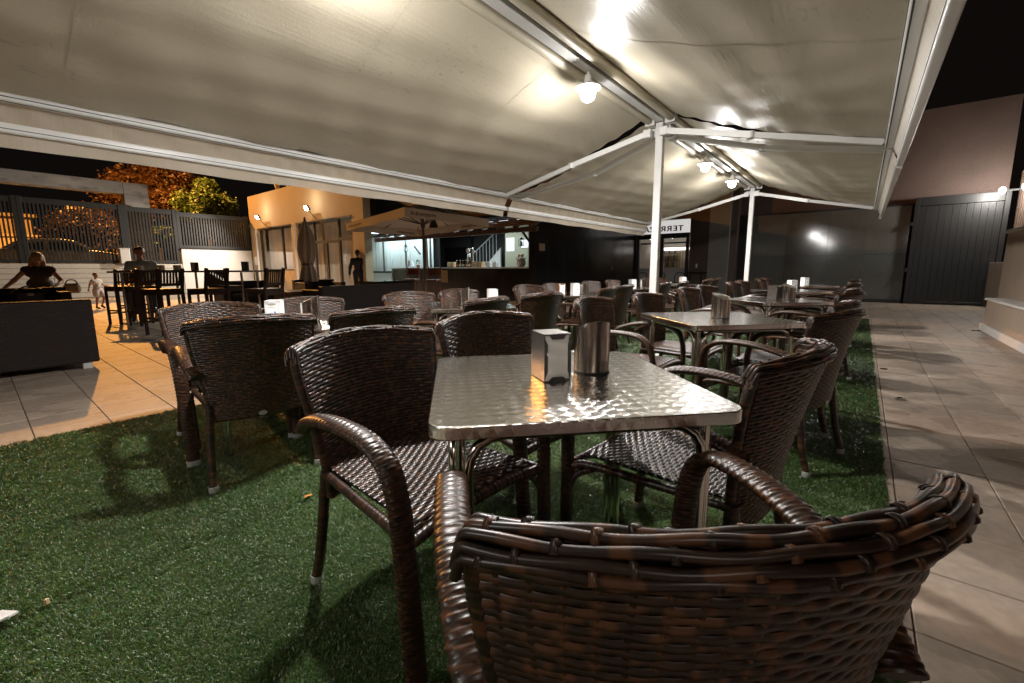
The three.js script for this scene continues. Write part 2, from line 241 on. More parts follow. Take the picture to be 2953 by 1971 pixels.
// artificial turf: two rolls laid side by side
const TURF = [[-4.02, -1.925], [-1.917, .18]];
TURF.forEach(([a, b]) => struct('artificial_turf', grid((u, v) => { const x = lerp(a, b, u), z = lerp(-11.45, 1.2, v); return [x + (u > .99 ? .004 * sin(z * 9) : 0), .007 + .002 * sin(z * 3 + x * 2), z]; }, 12, 40, (u, v) => [lerp(a, b, u), lerp(-11.45, 1.2, v)]), M.turf));
{
  const blades = []; for (let k = 0; k < 7; k++) { const a = rr(0, 2 * PI), l = rr(.009, .016), w = rr(.0006, .001), t = rr(.3, 1.2), x0 = rr(-.007, .007), z0 = rr(-.007, .007), dx = cos(a), dz = sin(a), P = [];
    for (const [f, ww] of [[0, 1], [.55, .8], [1, .15]]) { const out = l * sin(t * f) * f, y = l * f * cos(t * f * .8); for (const s of [-1, 1]) P.push(x0 + dx * out - dz * w * ww * s, y, z0 + dz * out + dx * w * ww * s); }
    const g = new THREE.BufferGeometry(); g.setAttribute('position', new THREE.Float32BufferAttribute(P, 3)); g.setIndex([0, 1, 2, 1, 3, 2, 2, 3, 4, 3, 5, 4]); g.computeVertexNormals(); blades.push(g); }
  const g = merge(blades), mats = [], q = new THREE.Matrix4(), e = new THREE.Euler(); const NB = 330000; const im = new THREE.InstancedMesh(g, M.blade, NB); let n = 0, tries = 0; const p = new THREE.Vector3(), s = new THREE.Vector3(), qq = new THREE.Quaternion(), cc = new THREE.Color();
  while (n < NB && tries++ < 6e6) {
    const x = rr(-4.015, .178), z = rr(-11.44, .35); if (abs(x + 1.921) < .007) continue; const fw = -x * .627 - z * .779, sd = abs(x * .779 - z * .627); if (fw < .15 || sd > fw * 1.22 + .15) continue;
    const d = hypot(x, z, 1.05); if (rnd() > min(1, (1.55 / d) ** 2.3)) continue;
    const k = rr(.75, 1.2) * clamp(d / 2.6, 1, 2.2); qq.setFromEuler(e.set(rr(-.25, .25), rr(0, 6.28), rr(-.25, .25))); q.compose(p.set(x, .006, z), qq, s.set(k * 1.1, rr(.7, 1.1) * min(k, 1.25), k * 1.1)); im.setMatrixAt(n, q);
    const pat = .8 + .5 * vnoise(x * 2.3 + 40, z * 2.3 + 40, 4096, 3), t = rnd(); t < .07 ? cc.setRGB(1.8 * pat, 1.5 * pat, 1.6 * pat) : cc.setRGB(rr(.55, 1.15) * pat, rr(.65, 1.1) * pat, rr(.5, 1.1) * pat); im.setColorAt(n, cc); n++;
  }
  im.count = n; im.name = 'turf_blades'; im.receiveShadow = im.castShadow = true; scene.add(im); tag(im, 'short artificial grass blades covering the green turf', 'grass', null, 'stuff');
}
// ---------- awnings ----------
const RX = -1.96;
function awning(z0, z1, label, ends) { // z0 nearer end
  const A = thing('awning', label, 'awning', [RX, 0, (z0 + z1) / 2], 0, 'retractable awnings over the turf'), zc = (z0 + z1) / 2, a = z1 - zc, b = z0 - zc;
  const P = (n, g, m) => mesh(n, g, m, A);
  P('ridge_beam', [bx(-.045, .045, 2.72, 2.80, a, b, .004)], M.alu);
  for (const s of [-1, 1]) {
    const rl = P('roller_tube', sweep([V(s * .125, 2.745, a + .05), V(s * .125, 2.745, b - .05)], ell(.043, .043, 20)), M.cloth);
    const xe = s < 0 ? -2.19 : 2.02, ph = s * 2.1 + zc;
    const cl = P('cloth', grid((u, v) => { const z = lerp(a + .035, b - .035, u), x = lerp(s * .125, xe, v), sag = .075 * 4 * v * (1 - v) * (.8 + .2 * sin(u * PI)), ed = max(0, 1 - min(u, 1 - u) * 12);
      return [x, lerp(2.787, 2.145, v) - sag + .009 * sin(z * 5.1 + x * 3.3 + ph) * v + .006 * sin(z * 11.3 - x * 7 + ph) * v + .006 * sin(x * 31 + sin(z * 4) * 2) * ed + .004 * sin(x * 17 + z * 2.3), z]; }, 90, 70, (u, v) => [v * 2.15, lerp(a, b, u)]), M.cloth);
    for (let q = 0; q < 4; q++) { const zs = lerp(a, b, (q + .5) / 4 + .03 * s); mesh('seam', grid((u, v) => { const x = lerp(s * .16, xe - s * .01, v), z = zs + (u - .5) * .022, vv = (x - s * .125) / (xe - s * .125), uu = (z - a) / (b - a), sag = .075 * 4 * vv * (1 - vv) * (.8 + .2 * sin(uu * PI)); return [x, lerp(2.787, 2.145, vv) - sag + .009 * sin(z * 5.1 + x * 3.3 + ph) * vv + .006 * sin(z * 11.3 - x * 7 + ph) * vv + .004 * sin(x * 17 + z * 2.3) - .0025, z]; }, 2, 70, (u, v) => [v * 2.15, u * .02]), M.cloth, cl); }
    const xb = xe + s * .035;
    const fb = P('front_bar', sweep([V(xb, 2.125, a), V(xb, 2.125, b)], s < 0 ? [[-.04, -.036], [.036, -.036], [.046, -.02], [.046, .012], [.03, .034], [-.04, .034]] : [[.04, .034], [-.03, .034], [-.046, .012], [-.046, -.02], [-.036, -.036], [.04, -.036]], { side: [1, 0, 0] }), M.white);
    mesh('groove', bx(xb - s * .0455, xb - s * .0485, 2.113, 2.118, a + .02, b - .02), M.black, fb); mesh('groove', bx(xb - s * .037, xb - s * .03, 2.087, 2.0885, a + .02, b - .02), M.black, fb);
    const xl = xb + s * (s < 0 ? .08 : .068);
    P('drop_strip', grid((u, v) => { const z = lerp(a + .03, b - .03, u), w = s < 0 ? sin(v * PI) : 0; return [lerp(xb + s * .01, xl - s * .012, v) + w * .006 * sin(z * 23 + 2 * sin(z * 3)) + w * .004 * sin(z * 41), lerp(2.09, 1.985, v), z]; }, 160, 6, (u, v) => [u * 6, v * .1]), M.valance);
    const lb = P('lower_bar', sweep([V(xl, 1.955, a), V(xl, 1.955, b)], rrect(.05, .062, .014, 3), { side: [1, 0, 0] }), M.white);
    mesh('groove', bx(xl - s * .0245, xl - s * .027, 1.946, 1.950, a + .02, b - .02), M.black, lb);
    if (s < 0) P('valance', grid((u, v) => { const z = lerp(a + .02, b - .02, u); return [xl + s * (.012 + .012 * v) + v * .006 * sin(z * 7) + v * .003 * sin(z * 19), lerp(1.93, 1.845 + .006 * sin(z * 5.2) , v), z]; }, 120, 4, (u, v) => [u * 6, v * .1]), M.valance);
    for (const [ze, dir] of ends) { // folding arms
      const za = ze - zc, p0 = V(s * .1, 2.575, za), el = V(s * 1.0, 2.33, za + dir * .16), p1 = V(xb - s * .06, 2.12, za + dir * .02);
      const arm = P('folding_arm', [buv(sweep([p0, el], rectP(.022, .03), { side: [0, 0, 1] })), buv(sweep([el, p1], rectP(.019, .026), { side: [0, 0, 1] }))], M.white);
      mesh('elbow', [cyl(.036, .036, .062, 14, el.toArray(), [0, 0, 0])], M.white, arm); mesh('hinge', [tube([[p1.x, p1.y, p1.z], [p1.x + s * .025, p1.y + .004, p1.z], [p1.x + s * .045, p1.y + .02, p1.z]], .013, 6, 8)], M.white, arm);
      P('bracket', bx(s * .05, s * .14, 2.53, 2.62, za - .035, za + .035, .006), M.white); P('end_plate', bx(s * .06, s * .17, 2.69, 2.80, za + (dir < 0 ? .1 : -.112), za + (dir < 0 ? .112 : -.1)), M.white);
    }
  }
  return A;
}
const ZP = [.35, -5.18, -10.55];
awning(ZP[0], ZP[1] + .03, 'near beige retractable awning with white bars spanning the top of the photo', [[ZP[0] - .14, -1], [ZP[1] + .14, 1]]);
awning(ZP[1] - .03, ZP[2], 'far beige retractable awning between the two white posts', [[ZP[1] - .14, -1], [ZP[2] + .1, 1]]);
awning(5.85, ZP[0] + .03, 'third beige retractable awning, standing behind the camera', [[ZP[0] + .14, -1], [5.7, 1]]);
[['near end', ZP[0]], ['nearer', ZP[1]], ['farther', ZP[2]]].forEach(([n, z], i) => {
  const p = thing('awning_post', i ? `${n} of the two white square posts holding the awning ridge` : 'white square awning post beside the camera, out of view', 'post', [RX, 0, z], 0, 'awning posts');
  mesh('shaft', box(.085, 2.7, .085, [0, 1.36, 0], null, .006), M.white, p); mesh('base_plate', [box(.24, .012, .24, [0, .012, 0], null, .002), ...[[-1, -1], [1, -1], [1, 1], [-1, 1]].map(([a, b]) => cyl(.012, .012, .016, 8, [a * .09, .022, b * .09]))], M.white, p); mesh('head_bracket', box(.26, .10, .09, [0, 2.6, 0], null, .006), M.white, p);
});
// bulbs hung under the ridge
const lampSpots = [[3.4, 'globe lamp under the awning behind the camera'], [-1.45, 'globe lamp nearest the camera under the awning ridge'], [-3.5, 'large bright globe lamp under the near awning ridge'], [-7.06, 'left of the two small globe lamps under the far awning ridge'], [-8.76, 'right of the two small globe lamps under the far awning ridge']];
lampSpots.forEach(([z, label]) => {
  const L = thing('globe_lamp', label, 'lamp', [RX - .01, 2.785, z], 0, 'globe lamps under the awning ridge');
  mesh('stem', rod([0, .0, 0], [0, -.1, 0], .01), M.white, L); mesh('socket', [cyl(.034, .028, .07, 14, [0, -.13, 0])], M.white, L);
  mesh('collar', lathe([[.030, -.155], [.05, -.162], [.08, -.176], [.106, -.196], [.108, -.2], [.1, -.197], [.072, -.182], [.026, -.168]], 28), M.white, L);
  mesh('bulb', lathe([[.001, -.31], [.03, -.304], [.052, -.288], [.064, -.26], [.066, -.228], [.062, -.2], [.05, -.178]], 24), glow(LAMP, 9), L);
  const l = new THREE.PointLight(LAMP, K_AWN, 0, 2); l.position.set(0, -.232, 0); l.castShadow = true; l.shadow.radius = 3; l.name = 'bulb_light'; L.add(l); const d = new THREE.SpotLight(LAMP, K_DOWN, 0, 1.42, .75, 2); d.position.set(0, -.25, 0); d.target.position.set(0, -2, 0); d.castShadow = true; d.shadow.radius = 3; L.add(d, d.target);
});
// ---------- wicker armchairs ----------
function wc(a, b, s) { const q = fbm((a * .173 + 10.3) % 1, (b * .211 + 3.1) % 1, 6, 2, s), r = hash(floor(a * 3.1), floor(b * 7), s); const k = .62 + .75 * r; return r > .74 ? [.066 * k, .027 * k, .0115 * k] : q > .56 ? [.036 * k, .0165 * k, .009 * k] : [.021 * k, .0112 * k, .007 * k]; }
function backS(u, v, off = 0) {
  const at = (u, v) => { const c = 1 - u * u, hw = lerp(.208, .27, v * v * (3 - 2 * v)); return V(u * hw, .335 + v * .49 + .024 * c * v * v, -.215 - .1 * c * (.42 + .58 * v) - .055 * v * v); };
  const p = at(u, v), e = .01, n = at(u + e, v).sub(at(u - e, v)).cross(at(u, v + e).sub(at(u, v - e))).normalize(); return { p: p.addScaledVector(n, off), n };
}
function seatS(u, v) { // u lateral -1..1, v 0 back .. 1 front
  const hw = lerp(.205, .232, v), z = lerp(-.245, .262, v), roll = max(0, (z - .235) / .027); return { p: V(u * hw, .432 - .014 * (1 - u * u) * sin(PI * v) - .02 * roll * roll, z), n: V(0, 1, 0) };
}
function strandRow(S, v, cols, seg, hw, th, amp, ph, dv, flip, s, j) { // one woven strand across the surface
  const pos = [], col = [], ind = [], n = cols * seg, m = 4;
  for (let i = 0; i <= n; i++) {
    const t = i / n, u = -1 + 2 * t, a = S(u, v), b = S(u, v + dv), d = b.p.clone().sub(a.p).normalize(), N = a.n.clone().multiplyScalar(flip), w = amp * cos(PI * t * cols + ph), c = wc(t * cols * .9 + j * 1.7, j, s);
    for (let k = 0; k < m; k++) { const th_ = PI * k / (m - 1), x = -cos(th_) * hw, h = sin(th_) * th + w; pos.push(a.p.x + d.x * x + N.x * h, a.p.y + d.y * x + N.y * h, a.p.z + d.z * x + N.z * h); col.push(...c); }
  }
  for (let i = 0; i < n; i++) for (let k = 0; k < m - 1; k++) { const a = i * m + k, b = a + m; flip > 0 ? ind.push(a, b, a + 1, a + 1, b, b + 1) : ind.push(a, a + 1, b, a + 1, b + 1, b); }
  const g = new THREE.BufferGeometry(); g.setAttribute('position', new THREE.Float32BufferAttribute(pos, 3)); g.setAttribute('color', new THREE.Float32BufferAttribute(col, 3)); g.setIndex(ind); g.computeVertexNormals(); return g;
}
function stake(S, u, off, s) { const P = []; for (let i = 0; i <= 6; i++) { const a = S(u, i / 6 * .985 + .005); P.push(a.p.addScaledVector(a.n, off)); } const c = wc(u * 9, 3, s); return sweep(P, ell(.0042, .0028, 4), { side: [1, 0, 0], caps: false, col: () => c }); }
const armPath = s => cr([[s * .252, .565, -.262], [s * .272, .612, -.185], [s * .288, .648, -.06], [s * .291, .656, .08], [s * .29, .642, .185], [s * .289, .6, .248], [s * .286, .52, .276], [s * .28, .36, .284], [s * .275, .18, .291], [s * .272, .03, .297]], 100);
function armGeo(s, hi, md) {
  const path = armPath(s), L = 1.16, rows = md ? 60 : 120, n = hi ? rows * (md ? 2 : 3) : 26, K = hi ? (md ? 8 : 16) : 8, C3 = new THREE.CatmullRomCurve3(path), P = C3.getSpacedPoints(n);
  const f = (t, k, l) => { if (!hi) return 1; const j = floor(t * rows), fr = t * rows - j - .5, ang = k * 16, over = cos(PI * ang / 2 + PI * j); return 1 + .18 * ((1 - (abs(fr) * 2) ** 2) * (.55 + .45 * over) - .45); };
  return sweep(P, ell(.0315, .0165, K), { side: [1, 0, 0], disp: hi ? (t, k, l) => { const q = f(t, k, l); return [1 + (q - 1) * .55, q]; } : undefined, col: (t, k) => wc(k * 5, t * 60, hi ? 3 : 3) });
}
let MD = false; function wrapTube(pts, r, hi, s) { if (MD) hi = false; const P = cr(pts, hi ? 90 : 8); return sweep(P, ell(r, r, hi ? 9 : 6), { disp: hi ? (t, k, l) => 1 + .09 * sin(l / .009 * 2 * PI) : undefined, col: (t, k, l) => wc(l * 80, 2 + s, 7) }); }
function chairGeos(hi, md) { const SG = md ? 2 : 4;
  const G = {}; const rows = md ? 34 : 42, cols = md ? 16 : 19, HW = .0059 * 42 / rows, sr = md ? 28 : 36, sc = md ? 16 : 20;
  if (hi) {
    const rowsF = [], rowsB = [], st = [];
    for (let j = 0; j < rows; j++) { const v = (j + .5) / rows * .955, ph = PI * j; rowsF.push(strandRow((u, w) => backS(u * .97, w, .0105), v, cols, SG, HW, .0036, .0016, ph, .01, 1, 1, j)); rowsB.push(strandRow((u, w) => backS(u * .97, w, -.0105), v, cols, SG, HW, .0036, .0012, ph + PI, .01, -1, 2, j)); }
    for (let i = 0; i < cols; i++) { const u = (-1 + 2 * (i + .5) / cols) * .97; st.push(stake((a, b) => backS(a, b * .95, .0105), u, 0, 4), stake((a, b) => backS(a, b * .95, -.0105), u, 0, 5)); }
    G.rowsF = rowsF; G.rowsB = rowsB; G.stakes = merge(st);
    // rim: four long strands lying side by side over the top with short ties
    const rim = [], ties = []; const prof = [[-.0165, -.014], [-.0165, -.004], [-.0105, .0045], [0, .008], [.0105, .0045], [.0165, -.004], [.0165, -.014]];
    prof.forEach(([o, h], q) => { const P = []; const NR = md ? 40 : 110; for (let i = -3; i <= NR + 3; i++) { const t = clamp(i / NR, 0, 1), u = -1 + 2 * t, ov = max(0, -i, i - NR), a = backS(u * (1.005 + ov * .012), .985 - ov * ov * .006, o); a.p.y += h + .0016 * cos(PI * t * 9 + q * PI * .66); P.push(a.p); } rim.push(sweep(P, ell(.0063, .0056, md ? 5 : 8), { col: (t) => wc(t * 11 + q * 2.3, q * 3.3, 9) })); });
    for (let i = 0; i < 19; i++) { const u = -1 + 2 * (i + .5) / 19; for (let q = 0; q < 7; q += 1) { if ((i + q) % 3) continue; const P = []; for (let k = 0; k <= 6; k++) { const [o, h] = prof[q], th = PI * (k / 6) * 1.1 - .15; const a = backS(u, .985, o - cos(th) * .0066); a.p.y += h + sin(th) * .0062; P.push(a.p); } const c = wc(i * 1.3, q, 12); ties.push(sweep(P, ell(.0055, .0012, 4), { side: [1, 0, 0], caps: false, col: () => c })); } }
    G.rimStrands = rim; G.ties = merge(ties);
    const seat = []; for (let j = 0; j < sr; j++) { const v = (j + .5) / sr; seat.push(strandRow(seatS, v, sc, md ? 2 : 3, .0062 * 40 / sr, .0028, .0021, PI * j, .01, 1, 6, j)); }
    for (let i = 0; i < sc; i++) seat.push(stake((a, b) => seatS(a, b), -1 + 2 * (i + .5) / sc, 0, 8)); G.seat = merge(seat);
  } else {
    const two = (off, fl) => grid((u, v) => { const q = backS(-1 + 2 * u, v, off).p; return [q.x, q.y, q.z]; }, 12, 8, (u, v) => [u * .53, v * .5]);
    const rimG = grid((u, v) => { const th = PI * v, a = backS(-1 + 2 * u, 1, .013 * cos(th)); return [a.p.x, a.p.y + .011 * sin(th), a.p.z]; }, 14, 4, (u, v) => [u * .53, v * .03]);
    G.back = merge([two(.012), two(-.012), rimG]); G.seat = grid((u, v) => seatS(-1 + 2 * u, v).p.toArray(), 6, 10, (u, v) => [u * .46, v * .5]);
  }
  G.core = grid((u, v) => backS(-1 + 2 * u, v * .985, 0).p.toArray(), 12, 8); G.under = merge([grid((u, v) => { const q = seatS(-1 + 2 * u, v * .985).p; return [q.x, q.y - .008, q.z]; }, 6, 10)]);
  const B = s => { const P = []; for (let i = 0; i <= 8; i++) { const a = backS(s * 1.0, i / 8 * .965); P.push(a.p.toArray()); } return wrapTube(P, .0145, hi, s); };
  G.border = merge([B(-1), B(1), wrapTube(Array.from({ length: 9 }, (_, i) => backS(-1 + i / 4, .002).p.toArray()), .0125, hi, 3)]);
  G.arm = [-1, 1].map(s => armGeo(s, hi, md));
  G.rearLeg = [-1, 1].map(s => wrapTube([[s * .214, .42, -.225], [s * .222, .3, -.238], [s * .232, .14, -.262], [s * .238, .028, -.292]], .0165, hi, s));
  G.rail = merge([-1, 1].map(s => wrapTube([[s * .215, .412, -.23], [s * .235, .41, 0], [s * .262, .405, .24], [s * .278, .395, .27]], .0145, hi, s)).concat([wrapTube([[-.272, .402, .276], [-.14, .41, .262], [.14, .41, .262], [.272, .402, .276]], .0155, hi, 2)], [-1, 1].map(s => wrapTube([[s * .274, .31, .285], [s * .262, .36, .262], [s * .236, .395, .2]], .0125, hi, s))));
  G.rearCap = [-1, 1].map(s => place(lathe([[.001, 0], [.0195, 0], [.0205, .006], [.0205, .03], [.017, .032]], 16), [s * .2385, .004, -.294]));
  G.frontCap = [-1, 1].map(s => sweep([V(s * .272, .004, .298), V(s * .272, .034, .297)], ell(.0335, .0185, 16), { side: [1, 0, 0] }));
  { const a = backS(0, .03, -.019); G.tagPlate = place(new THREE.CylinderGeometry(.019, .019, .003, 20).scale(1, 1, .62), [a.p.x, a.p.y, a.p.z], [PI / 2, 0, 0]); }
  return G;
}
const GH = chairGeos(true); MD = true; const GM = chairGeos(true, true); MD = false;
GM.rowsMerged = merge([...GM.rowsF, ...GM.rowsB]); GM.rimMerged = merge(GM.rimStrands);
GH.rowsMerged = merge([...GH.rowsF, ...GH.rowsB]); GH.rowsFm = merge(GH.rowsF); GH.rimMerged = merge(GH.rimStrands);
function buildChair(lod) { // 'near' has every strand of its back apart
  const o = new THREE.Group(), g = lod === 'low' ? GM : GH; o.name = 'wicker_armchair'; const P = (n, q, m, par = o) => mesh(n, q, m, par);
  const back = P('backrest', g.core, M.wickerDark);
  if (lod === 'near') { g.rowsB.forEach(r => P('strand', r, M.wicker, back)); g.rimStrands.forEach(r => P('rim_strand', r, M.wicker, back)); tag(P('woven_strands', g.rowsFm, M.wicker, back), null, null, null, 'stuff'); tag(P('rim_ties', g.ties, M.wicker, back), null, null, null, 'stuff'); tag(P('stakes', g.stakes, M.wicker, back), null, null, null, 'stuff'); }
  else { tag(P('woven_strands', g.rowsMerged, M.wicker, back), null, null, null, 'stuff'); tag(P('stakes', g.stakes, M.wicker, back), null, null, null, 'stuff'); tag(P('rim_strands', merge([g.rimMerged.clone(), g.ties.clone()]), M.wicker, back), null, null, null, 'stuff'); }
  P('border', g.border, M.wicker, back); P('oval_tag', g.tagPlate, M.cap, back);
  const seat = P('seat', g.under, M.wickerDark); const sw = P('woven_seat', g.seat, M.wicker, seat); sw.userData.kind = 'stuff';
  P('seat_rail', g.rail, M.wicker);
  for (const k of [0, 1]) { const a = P('arm', g.arm[k], M.wicker); P('foot_cap', g.frontCap[k], M.cap, a); }
  for (const k of [0, 1]) { const a = P('rear_leg', g.rearLeg[k], M.wicker); P('foot_cap', g.rearCap[k], M.cap, a); }
  return o;
}
const protoChair = { hi: buildChair('hi'), low: buildChair('low'), near: buildChair('near') };
function putChair(lod, bx_, bz, fx, fz, label) { const c = lod === 'near' ? protoChair.near : protoChair[lod].clone(), l = hypot(fx, fz); fx /= l; fz /= l; c.name = numbered('wicker_armchair'); c.position.set(bx_ + fx * .275, .006, bz + fz * .275); c.rotation.y = atan2(fx, fz); tag(c, label, 'armchair', 'brown wicker armchairs around the steel tables', 'thing'); scene.add(c); return c; }
const chairs = [ // lod, middle of the back's top edge, facing, label
  ['near', -.078, -.466, -.735, -.678, 'large brown wicker armchair in the foreground with its back to the camera'],
  ['hi', -.15, -1.44, -.996, -.094, 'wicker armchair at the right of the nearest table, seen from behind'],
  ['hi', -1.34, -.86, 1, .02, 'wicker armchair at the left of the nearest table, seat and arm in view'],
  ['hi', -1.39, -1.54, .982, .19, 'wicker armchair behind the nearest table, left of the napkin box'],
  ['hi', -2.31, -.85, -.98, -.2, 'wicker armchair with its dark back turned, left of the nearest table'],
  ['hi', -2.19, -1.46, -1, .01, 'wicker armchair back just behind the chair at the nearest table, by the steel bin'],
  ['hi', -3.31, -.97, .996, .087, 'wicker armchair farthest left on the turf, its back top near the bar stools'],
  ['hi', -3.34, -1.62, .995, .1, 'wicker armchair behind the white napkin holder at the far left table'],
  ['low', -3.32, -2.58, 1, .07, 'wicker armchair in front of the umbrella pole at the second left table'],
  ['low', -3.31, -3.22, 1, 0, 'wicker armchair half hidden by the bin on the second left table'],
  ['hi', -2.23, -2.48, -.99, .12, 'wicker armchair back below the glass, nearer right side of second left table'],
  ['hi', -2.27, -3.28, -.99, -.11, 'tall dark chair back right of the glass, second left table'],
  ['low', -3.41, -4.57, 1, .07, 'leftmost of the two wicker armchairs facing us at the third left table'],
  ['low', -3.38, -5.14, 1, .01, 'right of the two wicker armchairs facing us at the third left table'],
  ['low', -2.3, -4.62, -.98, .19, 'wicker armchair with its back turned, nearer one at the third left table'],
  ['low', -2.4, -5.32, -.99, .1, 'wicker armchair with its back turned, farther one at the third left table'],
  ['low', -3.45, -6.35, 1, .02, 'wicker armchair facing us before the dark panels, left at the fourth left table'],
  ['low', -3.4, -7.05, 1, -.05, 'wicker armchair facing us before the dark panels, right at the fourth left table'],
  ['low', -2.32, -6.55, -.98, .2, 'dark wicker armchair just right of the near post, back turned'],
  ['low', -2.3, -7.3, -.98, .2, 'dark wicker armchair second right of the near post, back turned'],
  ['low', -3.42, -8.75, 1, 0, 'small wicker armchair left of the near post below the shop door, nearer one'],
  ['low', -3.42, -9.4, 1, 0, 'small wicker armchair left of the near post below the shop door, farther one'],
  ['low', -2.3, -8.75, -1, .1, 'small dark wicker armchair in front of the grey pillar, nearer one'],
  ['low', -2.3, -9.4, -1, .1, 'small dark wicker armchair in front of the grey pillar, farther one'],
  ['hi', -1.5, -2.82, 1, 0, 'wicker armchair left of the second right table with both arms in view'],
  ['hi', -1.38, -3.55, 1, .03, 'wicker armchair just below the near post at the second right table'],
  ['hi', -.09, -2.78, -.965, -.26, 'wicker armchair right of the second right table, its curved back towards the walkway'],
  ['hi', -.1, -3.48, -1, -.05, 'wicker armchair on the walkway side behind the second right table'],
  ['low', -1.42, -4.78, 1, 0, 'wicker armchair left of the third right table, nearer one'],
  ['low', -1.41, -5.42, 1, .1, 'wicker armchair left of the third right table, farther one'],
  ['low', -.08, -4.85, -.98, -.2, 'wicker armchair on the walkway side of the third right table, nearer one'],
  ['low', -.1, -5.5, -1, 0, 'wicker armchair on the walkway side of the third right table, farther one'],
  ['low', -1.45, -7.0, 1, 0, 'wicker armchair left of the fourth right table, nearer one'],
  ['low', -1.45, -7.65, 1, .05, 'wicker armchair left of the fourth right table, farther one'],
  ['low', -.1, -7.0, -.98, -.15, 'wicker armchair on the walkway side of the fourth right table, nearer one'],
  ['low', -.12, -7.65, -1, 0, 'wicker armchair on the walkway side of the fourth right table, farther one'],
  ['low', -1.45, -9.2, 1, 0, 'small wicker armchair by the far post, nearer one'],
  ['low', -1.45, -9.8, 1, 0, 'small wicker armchair by the far post, farther one'],
  ['low', -.12, -9.2, -1, -.1, 'wicker armchair at the far end of the turf by the walkway, nearer one'],
  ['low', -.12, -9.85, -1, 0, 'wicker armchair at the far end of the turf by the walkway, farther one'],
];
chairs.forEach(c => putChair(...c));

// ---------- steel tables ----------
const HT = .745;
{
  const topG = (() => { const s = rrect(HT, HT, .045, 7), g = extrude(s, .026, .003); g.rotateX(-PI / 2); g.translate(0, .701, 0); const p = g.attributes.position, n = g.attributes.normal, uv = g.attributes.uv; for (let i = 0; i < p.count; i++) { const y = abs(n.getY(i)); if (y > .7) uv.setXY(i, p.getX(i), p.getZ(i)); else uv.setXY(i, (abs(n.getX(i)) > abs(n.getZ(i)) ? p.getZ(i) : p.getX(i)), p.getY(i)); } return g; })();
  const e = HT / 2 - .055, legF = k => { const off = e + .004, r = .085, y = .686, P = []; const a = [-e + .028, off], b = [e - .028, off]; const pts = [[a[0], .012, a[1]], [a[0], y - r, a[1]], ...[.25, .5, .75].map(t => [a[0] + r * (1 - cos(t * PI / 2)), y - r + r * sin(t * PI / 2), a[1]]), [a[0] + r, y, a[1]], [b[0] - r, y, b[1]], ...[.25, .5, .75].map(t => [b[0] - r + r * sin(t * PI / 2), y - r + r * cos(t * PI / 2), b[1]]), [b[0], y - r, b[1]], [b[0], .012, b[1]]]; return place(sweep(pts.map(p => V(...p)), ell(.0125, .0125, 14), { side: [0, 0, 1] }), [0, 0, 0], [0, k * PI / 2, 0]); };
  const frames = [0, 1, 2, 3].map(legF), foot = (sx, sz) => lathe([[.001, 0], [.016, 0], [.016, .014], [.013, .016]], 12, [sx, .002, sz]);
  const feet = []; for (const k of [0, 1, 2, 3]) { const c = cos(k * PI / 2), s = sin(k * PI / 2); for (const q of [-e + .028, e - .028]) { const x = q, z = e + .004; feet.push(foot(x * c + z * s, -x * s + z * c)); } }
  const under = merge([box(HT - .05, .012, HT - .05, [0, .695, 0])]), posts = [[-1, -1], [1, -1], [1, 1], [-1, 1]].map(([a, b]) => cyl(.0115, .0115, .68, 12, [a * (e - .012), .35, b * (e - .012)]));
  const proto = new THREE.Group(); proto.name = 'steel_table';
  mesh('tabletop', topG, M.tabletop, proto); mesh('underside', under, M.rubber, proto); frames.forEach(f => mesh('leg_frame', f, M.chrome, proto)); posts.forEach(f => mesh('corner_post', f, M.chrome, proto)); feet.forEach(f => mesh('rubber_foot', f, M.rubber, proto));
  globalThis.tables_ = [[-.705, -1.098, 'square steel table nearest the camera with napkin box and bin'], [-.745, -3.12, 'second steel table along the walkway with only a steel bin on it'], [-.70, -5.17, 'third steel table along the walkway with dark napkin box and bin'], [-.8, -7.38, 'fourth steel table along the walkway with white napkin holder'], [-.8, -9.55, 'farthest steel table along the walkway beyond the white holders'], [-2.78, -1.25, 'leftmost steel table with white napkin holder, behind the dark chair back'], [-2.8, -2.88, 'steel table with tall bin and white holder below the umbrella'], [-2.86, -4.93, 'steel table in front of the bar counter with brown and white holders'], [-2.88, -6.88, 'steel table left of the near post before the dark panels'], [-2.88, -9.1, 'small steel table below the shop door right of the near post']];
  tables_.forEach(([x, z, label], i) => { const t = i ? proto.clone() : proto; t.name = numbered('steel_table'); t.position.set(x, .006, z); t.rotation.y = PI / 4 + .03; tag(t, label, 'table', 'square steel terrace tables', 'thing'); scene.add(t); });
}
const TT = .7375; // table-top height
